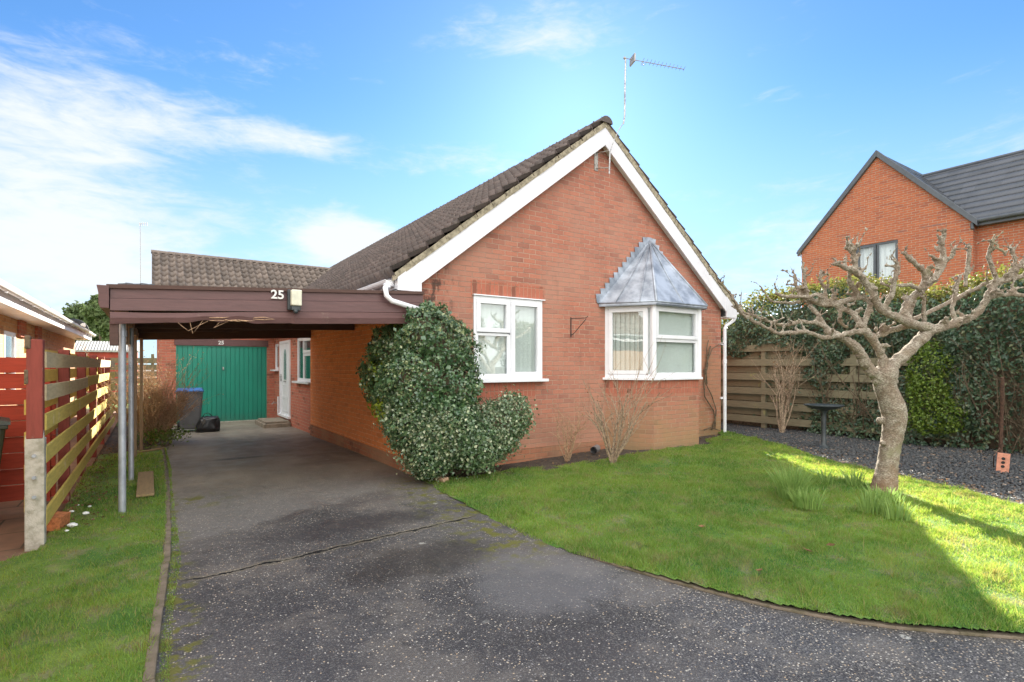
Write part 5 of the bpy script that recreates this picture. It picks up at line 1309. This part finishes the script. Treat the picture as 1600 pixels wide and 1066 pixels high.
def limb(mb, path, tw=1.0, twigs=True):
    """path: (x, y, width_px, depth offset)"""
    pts = [Z3(a, b, d) for a, b, w_, d in path]; rad = [w_*pxm*.45 for a, b, w_, d in path]
    P_, R_ = smooth_path(pts, rad)
    for i in range(1, len(P_)-1):
        P_[i] = P_[i]+Vector((random.gauss(0,1),random.gauss(0,1),random.gauss(0,1)))*.004; R_[i] *= random.uniform(.92,1.12)
    mb.tube(P_, R_, 10)
    for p, r_ in ((P_[0], R_[0]), (P_[-1], R_[-1])): mb.ball(p, r_*1.12, 8)
    if twigs:
        for i in range(3, len(P_)):
            if random.random() < .52*tw:
                knob(mb, P_[i], R_[i])
        knob(mb, P_[-1], max(R_[-1], .012), 3)
def knob(mb, p, r, n=None):
    r0 = min(max(r*.75, .011), .024); d = Vector((random.gauss(0,.5), random.gauss(0,.5), random.uniform(.3,1))).normalized()
    q = p; rr = r0
    for k in range(random.randint(2,3)):
        q2 = q+d*random.uniform(.035,.075); mb.tube([q, (q+q2)/2, q2], [rr*.8, rr*.65, rr*.8], 7); mb.ball(q2, rr*random.uniform(.95,1.3), 7); d = (d+Vector((random.gauss(0,.7), random.gauss(0,.7), random.gauss(.1,.5)))).normalized(); q = q2; rr *= .85
    if random.random() < .45:
        dd = Vector((random.gauss(0,.5), random.gauss(0,.5), 1)).normalized(); l = random.uniform(.07,.16); mb.tube([q, q+dd*l*.5+Vector((.01,0,0)), q+dd*l], [.008,.0065,.006], 6)
    for k in range(random.randint(1,3)):
        dd = (d+Vector((random.gauss(0,.8), random.gauss(0,.8), random.gauss(.1,.6)))).normalized(); l = random.uniform(.025,.065); mb.tube([q, q+dd*l*.6, q+dd*l+Vector((0,0,.01))], [rr*.6, rr*.45, rr*.38], 6)
tk = MB()
trunk_path = [(600,975,120,0), (605,940,98,0), (614,880,80,0), (622,820,74,0), (634,750,76,0), (643,690,86,0), (638,645,94,0), (622,600,82,0), (608,560,80,0), (608,530,92,0), (612,505,88,0), (612,490,60,0)]
pts = [Z3(a, b, d) for a, b, w_, d in trunk_path]; P_, R_ = smooth_path(pts, [w_*pxm*.445 for a, b, w_, d in trunk_path], 4); tk.tube(P_, R_, 18)
for a in range(7):
    an_ = a*.9; tk.tube([Z3(606,900), Z3(603,955)+Vector((math.cos(an_)*.09,math.sin(an_)*.09,0)), Z3(603,985)+Vector((math.cos(an_)*.17,math.sin(an_)*.17,-.03))], [.05,.045,.02], 8)
for x, y, r_, d in ((662,752,14,-.03), (590,690,13,.01), (674,660,14,0), (575,545,14,-.02), (640,545,16,-.03), (610,520,22,-.05), (600,770,10,-.05)): tk.ball(Z3(x, y, d), r_*pxm, 10)
def finish(mb, name, vox=.009):
    o_ = mb.build(name, 'bark', tree, smooth=True)
    md = o_.modifiers.new('remesh', 'REMESH'); md.mode = 'VOXEL'; md.voxel_size = vox; md.use_smooth_shade = True
    for sz, stg in ((.045,.016), (.014,.005)):
        tx = bpy.data.textures.new('bark_lumps', 'CLOUDS'); tx.noise_scale = sz; tx.noise_depth = 3
        dm = o_.modifiers.new('lumps', 'DISPLACE'); dm.texture = tx; dm.strength = stg; dm.mid_level = .55
    return o_
finish(tk, 'trunk', .011)
LA = MB()
limb(LA, [(618,500,52,0), (650,478,50,0), (700,432,46,.03), (745,388,44,.06), (768,362,50,.08)], .0, False)
limb(LA, [(770,362,46,.08), (820,348,36,.1), (880,332,32,.12), (935,305,30,.1), (968,262,28,.08), (992,215,26,.06), (1020,188,24,.05), (1060,180,20,.02), (1112,164,20,0), (1170,150,16,0)])
limb(LA, [(988,240,22,.06), (1030,235,18,0), (1075,232,17,-.05), (1130,236,15,-.1)])
limb(LA, [(1015,190,20,.05), (1003,150,18,.05), (985,100,17,.05), (990,65,16,.03), (1003,35,14,.0)], .8)
limb(LA, [(1055,182,18,.02), (1075,140,15,0), (1078,100,14,0), (1060,62,12,.03)], 1)
limb(LA, [(1070,140,13,0),(1100,120,11,.05),(1112,100,10,.05)], 1)
limb(LA, [(990,78,13,.03), (1015,62,11,-.03), (1045,88,10,-.05)], .5)
limb(LA, [(860,325,20,.12), (855,280,16,.14), (866,220,15,.16), (880,165,13,.18)], .8)
limb(LA, [(900,200,14,.18), (905,150,17,.2), (912,100,18,.2), (915,70,15,.2)], .8)
limb(LA, [(750,345,22,.08), (748,300,16,.05), (752,262,14,.03), (748,240,12,.02)], .6)
finish(LA, 'limb')
LB = MB()
limb(LB, [(762,352,40,.06), (710,340,34,.0), (660,318,30,-.06), (600,292,28,-.1), (575,262,27,-.14), (560,222,26,-.16), (530,180,25,-.18), (500,148,26,-.2), (462,132,20,-.22), (425,122,14,-.24)], .7)
limb(LB, [(500,148,22,-.2), (497,110,20,-.2), (490,78,20,-.2), (470,62,18,-.2)], .6)
limb(LB, [(494,72,14,-.2), (512,52,12,-.2), (522,35,9,-.2)], .5)
limb(LB, [(505,160,16,-.18), (535,140,12,-.2), (545,125,8,-.2)], .3)
limb(LB, [(480,150,14,-.1), (482,190,20,-.08), (505,225,20,-.05), (500,250,14,-.03)], .5)
limb(LB, [(690,328,34,0), (684,290,32,.05), (700,250,30,.08), (740,215,30,.1), (755,180,26,.08), (745,145,22,.05), (715,120,20,.0), (690,95,18,-.03)], .8)
limb(LB, [(745,212,24,.1), (790,170,24,.14), (815,130,26,.18), (818,90,22,.2), (815,50,20,.2), (822,25,18,.2)], 1)
limb(LB, [(815,118,18,.18), (850,98,15,.2), (858,72,13,.2)], 1); limb(LB, [(812,105,14,.18), (785,98,12,.15), (770,90,9,.13)], .3)
limb(LB, [(600,290,22,-.1), (630,240,20,-.15), (640,195,18,-.18), (650,150,16,-.2), (655,120,14,-.2)], 1)
limb(LB, [(660,200,14,-.15), (700,200,16,-.1), (740,215,18,.02)], .6)
finish(LB, 'limb')
LC = MB()
limb(LC, [(606,500,40,-.03), (600,460,34,-.03), (575,415,32,-.05), (545,372,30,-.08), (528,350,26,-.1), (545,310,20,-.1), (552,275,18,-.1)], .3)
limb(LC, [(758,348,34,.08), (700,345,28,.14), (640,360,26,.2), (590,378,24,.25), (555,385,20,.25)], .4)
limb(LC, [(700,325,22,.12), (780,292,18,.25), (860,250,18,.35), (930,215,16,.4), (985,190,15,.4), (1040,175,12,.4)], .9)
limb(LC, [(690,320,24,.1),(705,280,22,.2),(715,255,18,.25)], .5)
limb(LC, [(540,365,24,-.08), (480,372,20,-.15), (430,385,20,-.2), (380,388,18,-.25), (320,368,17,-.3), (260,372,16,-.35), (215,370,14,-.4), (180,352,14,-.45), (130,330,14,-.5), (90,300,14,-.55), (62,255,13,-.6), (45,225,12,-.62), (5,185,9,-.65)], .45)
finish(LC, 'limb')
LD = MB()
limb(LD, [(590,535,48,-.02), (560,512,46,-.03), (535,478,44,-.05), (515,440,40,-.08), (480,405,34,-.1), (430,378,30,-.08), (400,368,26,-.05)], .1, False)
limb(LD, [(430,380,24,-.08), (390,345,20,.0), (365,305,18,.05), (340,275,18,.1)], .6)
limb(LD, [(420,375,22,-.05), (370,340,17,-.05), (300,332,16,-.1), (240,345,15,-.1), (190,330,14,-.1), (140,312,13,-.1), (105,300,12,-.1), (85,290,10,-.1)], .8)
limb(LD, [(522,345,24,-.1), (495,305,22,-.05), (460,285,20,.0), (420,268,20,.02), (380,268,19,.05), (340,250,18,.08), (305,235,18,.1), (290,205,17,.1), (285,175,15,.1)], 1)
limb(LD, [(430,270,22,.02), (480,250,22,-.02), (530,245,20,-.05), (580,270,18,-.1)], .5)
limb(LD, [(385,265,16,.05), (375,235,15,.03), (320,240,15,.0), (255,240,14,-.03), (215,228,12,-.05)], 1)
limb(LD, [(300,260,14,.1), (240,262,11,.05), (195,252,9,.0), (160,205,6,-.05)], .3)
limb(LD, [(330,250,14,.08), (320,200,14,.1), (318,160,13,.12), (310,130,11,.12)], 1)
limb(LD, [(395,268,14,.05), (395,230,14,.08), (385,195,13,.1), (372,172,11,.1), (400,155,9,.1)], .7)
limb(LD, [(450,290,14,0),(445,330,14,.05),(470,350,13,.08)], .5)
limb(LD, [(440,270,13,0),(425,240,12,.05),(420,215,10,.05)], .8)
finish(LD, 'limb')

# ------------------------------------------------------------------ bulbs and tufts
def tuft(name, px, py, n, h, spread, label, cat, wd=.008, group=None, matn='blade_daff'):
    b0 = on_ground(px, py, .0); z = float(lawn_z(b0.x, b0.y)); b0 = on_ground(px, py, z)
    a = rng.uniform(0, 6.28, n); r = spread*np.sqrt(rng.random(n)); P0 = np.stack([b0.x+np.cos(a)*r, b0.y+np.sin(a)*r, z+0*a], 1)
    hh = h*rng.uniform(.55,1.1,n); ld = np.stack([np.cos(a), np.sin(a), 0*a], 1)*(r/spread)[:,None]*.35+rng.normal(0,.14,(n,3))*np.array([1,1,0]); sd = rng.uniform(0,6.28,n); s = np.stack([np.cos(sd), np.sin(sd), 0*sd], 1)
    segs_ = 4; V = []
    for k in range(segs_+1):
        t = k/segs_; c = P0+ld*(hh*t**1.7)[:,None]+np.array([0,0,1])*(hh*t*(1-.12*t))[:,None]; wv = wd*(1-.75*t**2)*.5; V += [c-s*wv, c+s*wv]
    V = np.stack(V, 1).reshape(-1, 3); k = np.arange(n)[:,None]*(2*(segs_+1)); Fc = np.concatenate([k+np.array([[2*i, 2*i+1, 2*i+3, 2*i+2]]) for i in range(segs_)])
    return tag(fast_mesh(name, V, Fc, matn, np.repeat(rng.random(n), 2*(segs_+1))), label, cat, group)
tuft('grass_tuft', 1237, 778, 300, .38, .12, 'tall bushy grass tuft on the lawn left of the tree', 'grass tuft', .009)
tuft('grass_tuft', 1262, 792, 220, .2, .13, 'low grass tuft in front of the tall bushy tuft', 'grass tuft', .009)
tuft('daffodil_leaves', 1292, 758, 40, .20, .06, 'small clump of blue green bulb leaves farthest left behind the tree', 'bulb leaves', .012)
tuft('daffodil_leaves', 1335, 760, 60, .21, .08, 'clump of bulb leaves in the sun just left of the trunk', 'bulb leaves', .012)
tuft('daffodil_leaves', 1362, 800, 90, .20, .11, 'clump of bulb leaves in front of the trunk foot', 'bulb leaves', .011)
tuft('daffodil_leaves', 1400, 810, 70, .19, .10, 'clump of bulb leaves in the shade right of the trunk foot', 'bulb leaves', .011)
tuft('daffodil_leaves', 1383, 780, 110, .14, .16, 'bulb leaves growing tight round the trunk foot', 'bulb leaves', .010)
tuft('daffodil_leaves', 1488, 792, 30, .10, .05, 'lone clump of bulb leaves in the sunlit grass', 'bulb leaves', .010)

# ------------------------------------------------------------------ right neighbour
NX = 20.0
nb = root('brick_house', (NX, 8, 0), 'tall new orange brick house with anthracite verges beyond the hedge', 'house')
ny0, ny1, nyc, nze, nzr = 5.55, 10.54, 8.05, 5.80, 8.55
m_ = MB(); hw = (7.05, 8.65, 3.95, 5.12)
def wy(px, X=NX): u = (px-800)/840; return X*(cs-u*sn)/(sn+u*cs)
yw1, yw0 = wy(1337), wy(1403)
def zn(px, py, X=NX): u = (px-800)/840; return 1.5+(572-py)/840*X/(sn+u*cs)
zw1 = zn(1403,374); zw0 = zn(1403,438)
panel(m_, 'x', NX, ny0, ny1, -.1, nze, [(yw0, yw1, zw0, zw1)], reveal=.08); m_.add([(NX,ny0,nze), (NX,ny1,nze), (NX,nyc,nzr-.05)], [(0,1,2)])
m_.quad((NX,ny0,-.1), (NX+.3,ny0,-.1), (NX+.3,ny0,nze), (NX,ny0,nze)); m_.quad((NX,ny1,-.1), (NX+6,ny1,-.1), (NX+6,ny1,nze), (NX,ny1,nze))
m_.build('gable_wall', 'brick_new', nb)
m_ = MB(); panel(m_, 'x', NX+.3, -6, ny0, -.1, 5.75); m_.quad((NX+.3,-6,-.1), (NX+5,-6,-.1), (NX+5,-6,5.75), (NX+.3,-6,5.75)); m_.build('wing_wall', 'brick_new', nb)
window(nb, (NX+.02, yw1, zw0), (0,-1,0), (-1,0,0), yw1-yw0, zw1-zw0, [(.06,(yw1-yw0)/2-.04,.06,zw1-zw0-.06,True), ((yw1-yw0)/2+.04,yw1-yw0-.06,.06,zw1-zw0-.06,False)], sill=False, material='anthracite', blind='c', label='two light window with an anthracite frame')
m_ = MB(); slope = (nzr-nze)/(nyc-ny0)
for (ya, yb) in ((ny0-.12, nyc), (ny1+.12, nyc)):
    z0_ = nze-.12*slope
    m_.prism([(NX-.10,ya,z0_+.10), (NX-.10,yb,nzr+.10), (NX-.10,yb,nzr-.12), (NX-.10,ya,z0_-.10)], (.14,0,0))
m_.build('verge', 'anthracite', nb, bevel=.01)
Ls = math.hypot(nyc-ny0+.15, nzr-nze+.15*slope)
tile_sheet('roof', 'tiles_new', nb, (NX-.08, ny0-.15, nze-.15*slope+.04), (1,0,0), (0,nyc-ny0+.15,nzr-nze+.15*slope), 7, Ls, .3, .33, roll=0, step=.03, sub=2, wave=False)
tile_sheet('roof', 'tiles_new', nb, (NX-.08, ny1+.15, nze-.15*slope+.04), (1,0,0), (0,-(nyc-ny0+.15),nzr-nze+.15*slope), 7, Ls, .3, .33, roll=0, step=.03, sub=2, wave=False)
tile_sheet('wing_roof', 'tiles_new', nb, (NX+.02, -6, 5.80), (0,1,0), (2.5,0,2.35), 14.3, math.hypot(2.5,2.35), .33, .33, roll=0, step=.035, sub=2, wave=False)
m_ = MB(); m_.hexa([(22.5,-6,8.1),(22.5,8.3,8.1),(25,8.3,5.8),(25,-6,5.8)], [(22.5,-6,8.15),(22.5,8.3,8.15),(25,8.3,5.85),(25,-6,5.85)]); m_.tube([(22.5,-6,8.16),(22.5,8.3,8.16)], .07, 8); m_.build('wing_rear_slope', 'anthracite', nb)
m_ = MB(); m_.tube([(NX-.02,-6,5.74),(NX-.02,ny0-.1,5.74)], .065, 10); m_.box(NX+.05,NX+.29,-6,ny0-.1,5.60,5.78); m_.build('gutter', 'anthracite', nb)
m_ = MB(); yd = wy(1521, NX+.25); m_.tube([(NX-.02,yd-.05,5.70), (NX-.02,yd-.05,5.55), (NX+.2,yd,5.42), (NX+.24,yd,5.3), (NX+.24,yd,0)], .045, 10); m_.build('downpipe', 'anthracite', nb)

# ------------------------------------------------------------------ left neighbour bungalow
ln_ = root('cream_bungalow', (-2.0, 12, 0), 'sunlit pale bungalow with long white eaves at the left edge', 'house')
lx = -2.06; m_ = MB()
panel(m_, 'x', lx, 2.0, 22.5, -.1, 2.36, [(9.6,10.6,1.0,2.1), (12.3,13.2,1.0,2.1)], inward=-1); m_.build('side_wall', 'brick_buff', ln_)
m_ = MB(); m_.quad((lx,2,-.1), (lx-7,2,-.1), (lx-7,2,2.36), (lx,2,2.36)); m_.add([(lx,2,2.36), (lx-7,2,2.36), (lx-3.5,2,4.9)], [(0,1,2)]); m_.quad((lx,22.5,-.1), (lx-7,22.5,-.1), (lx-7,22.5,2.4), (lx,22.5,2.4)); m_.add([(lx,22.5,2.36), (lx-7,22.5,2.36), (lx-3.5,22.5,4.9)], [(0,1,2)]); split_build(m_, 'gable_wall', 'brick_buff', ln_)
for y in (9.6, 12.3):
    wd_ = 1.0 if y < 10 else .9; window(ln_, (lx+.01, y, 1.0), (0,1,0), (1,0,0), wd_, 1.1, [(.05,wd_-.05,.05,1.05,False)], sill_proj=.06, blind='c', label='white side window of the pale bungalow')
m_ = MB()
for y in (10.75, 13.4, 15.2): m_.box(lx+.002,lx+.05,y,y+.55,2.05,2.36)
split_build(m_, 'wall_panel', 'brick_recess', ln_)
ex = -1.66
m_ = MB(); m_.box(lx,ex,1.9,22.6,2.355,2.37); split_build(m_, 'soffit', 'upvc_fascia', ln_)
m_ = MB(); m_.box(ex,ex+.02,1.9,22.6,2.34,2.52); split_build(m_, 'fascia', 'upvc_fascia', ln_)
gutter(ln_, ex+.085, 1.9, 22.6, 2.53)
tile_sheet('roof', 'tiles_far', ln_, (ex+.03,1.85,2.56), (0,1,0), (-1,0,.70), 20.8, 3.95*math.hypot(1,.7), .3, .33, roll=.03, step=.03, sub=4)
m_ = MB(); m_.quad((ex-3.92,1.85,5.3),(ex-3.92,22.65,5.3),(ex-8.0,22.65,2.4),(ex-8.0,1.85,2.4)); m_.build('rear_slope', 'roof_far', ln_)
m_ = MB()
for s, e in ((1, ex+.02), (-1, lx-7.4)):
    m_.prism([(e,1.86,2.52), (lx-3.5,1.86,5.2), (lx-3.5,1.86,4.95), (e,1.86,2.27)], (0,.03,0))
split_build(m_, 'bargeboard', 'upvc_fascia', ln_)
# dish on the far corner of the pale bungalow
p = at(120,514,16.5); ds = root('satellite_dish', p, 'dark satellite dish at the far end of the white eaves', 'satellite dish')
m_ = MB(); fwd = Vector((.5,-.75,.35)).normalized(); Mq = Matrix.Translation(p) @ fwd.to_track_quat('Z','Y').to_matrix().to_4x4()
m_.lathe((0,0,0), [(0,-.07),(.15,-.055),(.27,-.02),(.335,.01),(.33,.02),(.26,-.005),(.14,-.04),(0,-.055)], 28); m_.xf(Mq); m_.build('reflector', 'dark_plastic', ds, smooth=True)
m_ = MB(); m_.tube([Mq @ Vector((0,-.3,0)), Mq @ Vector((0,-.05,.32))], .012, 6); m_.box(-.04,.04,-.07,.03,.28,.38,Mq); m_.build('receiver_arm', 'upvc_old', ds)
m_ = MB(); m_.tube([p, p+Vector((-.05,.1,-.05)), Vector((-1.75, p.y+.25, 2.45))], .02, 8); m_.build('bracket', 'alu_dull', ds)

# ------------------------------------------------------------------ far left background
def tree_far(px, D, ytop, wpx, label, seed):
    random.seed(seed); b = at(px, 572, D); b.z = 0; top = at(px, ytop, D).z; rr = wpx*D/840/2
    r_ = root('evergreen_tree', b, label, 'tree', 'trees far behind the left bungalow')
    m_ = MB(); m_.tube([b, b+Vector((.1,0,top*.5)), b+Vector((0,.1,top*.85))], [.28,.2,.06], 8); m_.build('trunk', 'stem_dark', r_)
    bl_ = []
    for i in range(12):
        f = random.uniform(.32,.86); k = rr*(1-.55*max(0,f-.5)*2)*random.uniform(.45,.75); a = random.uniform(0,6.28)
        bl_.append((np.array(b+Vector((math.cos(a)*rr*.5, math.sin(a)*rr*.5, top*f))), np.array((k, k, k*.9))))
    bl_.append((np.array(b+Vector((0,0,top*.88))), np.array((rr*.5, rr*.5, top*.12))))
    P, Q = blob_points(bl_, 5200, .5, .35); V, Fc, rn = leaves_on(P, Q, rng.uniform(.22,.45,len(P)), .2, .7, .9); fast_mesh('crown', V, Fc, 'leaf_conifer', rn, r_)
tree_far(122, 44, 474, 62, 'lower rounded tree on the left beyond the white eaves', 3); tree_far(157, 40, 462, 60, 'taller dark tree directly behind the carport corner', 4)
sh_ = root('red_shed', at(160,548,30), 'small red shed with a pale corrugated roof far behind the fence', 'shed')
a_ = at(138,548,30); c0 = at(160,548,30); m_ = MB(); m_.box(c0.x-1.2,c0.x+1.6,c0.y,c0.y+2,-.1,2.3); m_.build('walls', 'shed_red', sh_)
m_ = MB(); n = 22
for i in range(n):
    x0 = c0.x-1.3+i*3.0/n; m_.hexa([(x0,c0.y-.15,2.32),(x0+.09,c0.y-.15,2.32),(x0+.09,c0.y+2,2.9),(x0,c0.y+2,2.9)], [(x0,c0.y-.15,2.38),(x0+.09,c0.y-.15,2.38),(x0+.09,c0.y+2,2.96),(x0,c0.y+2,2.96)])
m_.hexa([(c0.x-1.3,c0.y-.14,2.28),(c0.x+1.7,c0.y-.14,2.28),(c0.x+1.7,c0.y+2,2.86),(c0.x-1.3,c0.y+2,2.86)], [(c0.x-1.3,c0.y-.14,2.315),(c0.x+1.7,c0.y-.14,2.315),(c0.x+1.7,c0.y+2,2.895),(c0.x-1.3,c0.y+2,2.895)])
m_.build('roof', 'corrugated', sh_)
bf = root('back_fence', (-1, 24.3, 0), 'dark boarded garden fence left of the garage, far back', 'fence'); m_ = MB()
for i in range(7): m_.box(-8.5,.6,24.3,24.33,.1+i*.25,.1+i*.25+.2)
m_.build('boards', 'wood_grey', bf)
m_ = MB()
for x in (-6,-4,-2,0,): m_.box(x,x+.1,24.33,24.43,-.1,1.95)
split_build(m_, 'post', 'wood_grey', bf)
fa_ = root('distant_aerial', at(220,572,26), 'thin aerial mast rising above the left end of the garage roof', 'aerial'); fa_.location.z = 0
m_ = MB(); m_.tube([at(220,560,26), at(219,349,26)], .013, 6); m_.build('mast', 'alu_dull', fa_)
m_ = MB(); q0 = at(218,350,26); q1 = at(230,350,26); m_.tube([q0, q1], .012, 6)
for i in range(5): q = q0.lerp(q1, i/4); m_.tube([q-Vector((0,0,.10)), q+Vector((0,0,.08))], .010, 5)
m_.build('antenna', 'alu_dull', fa_)
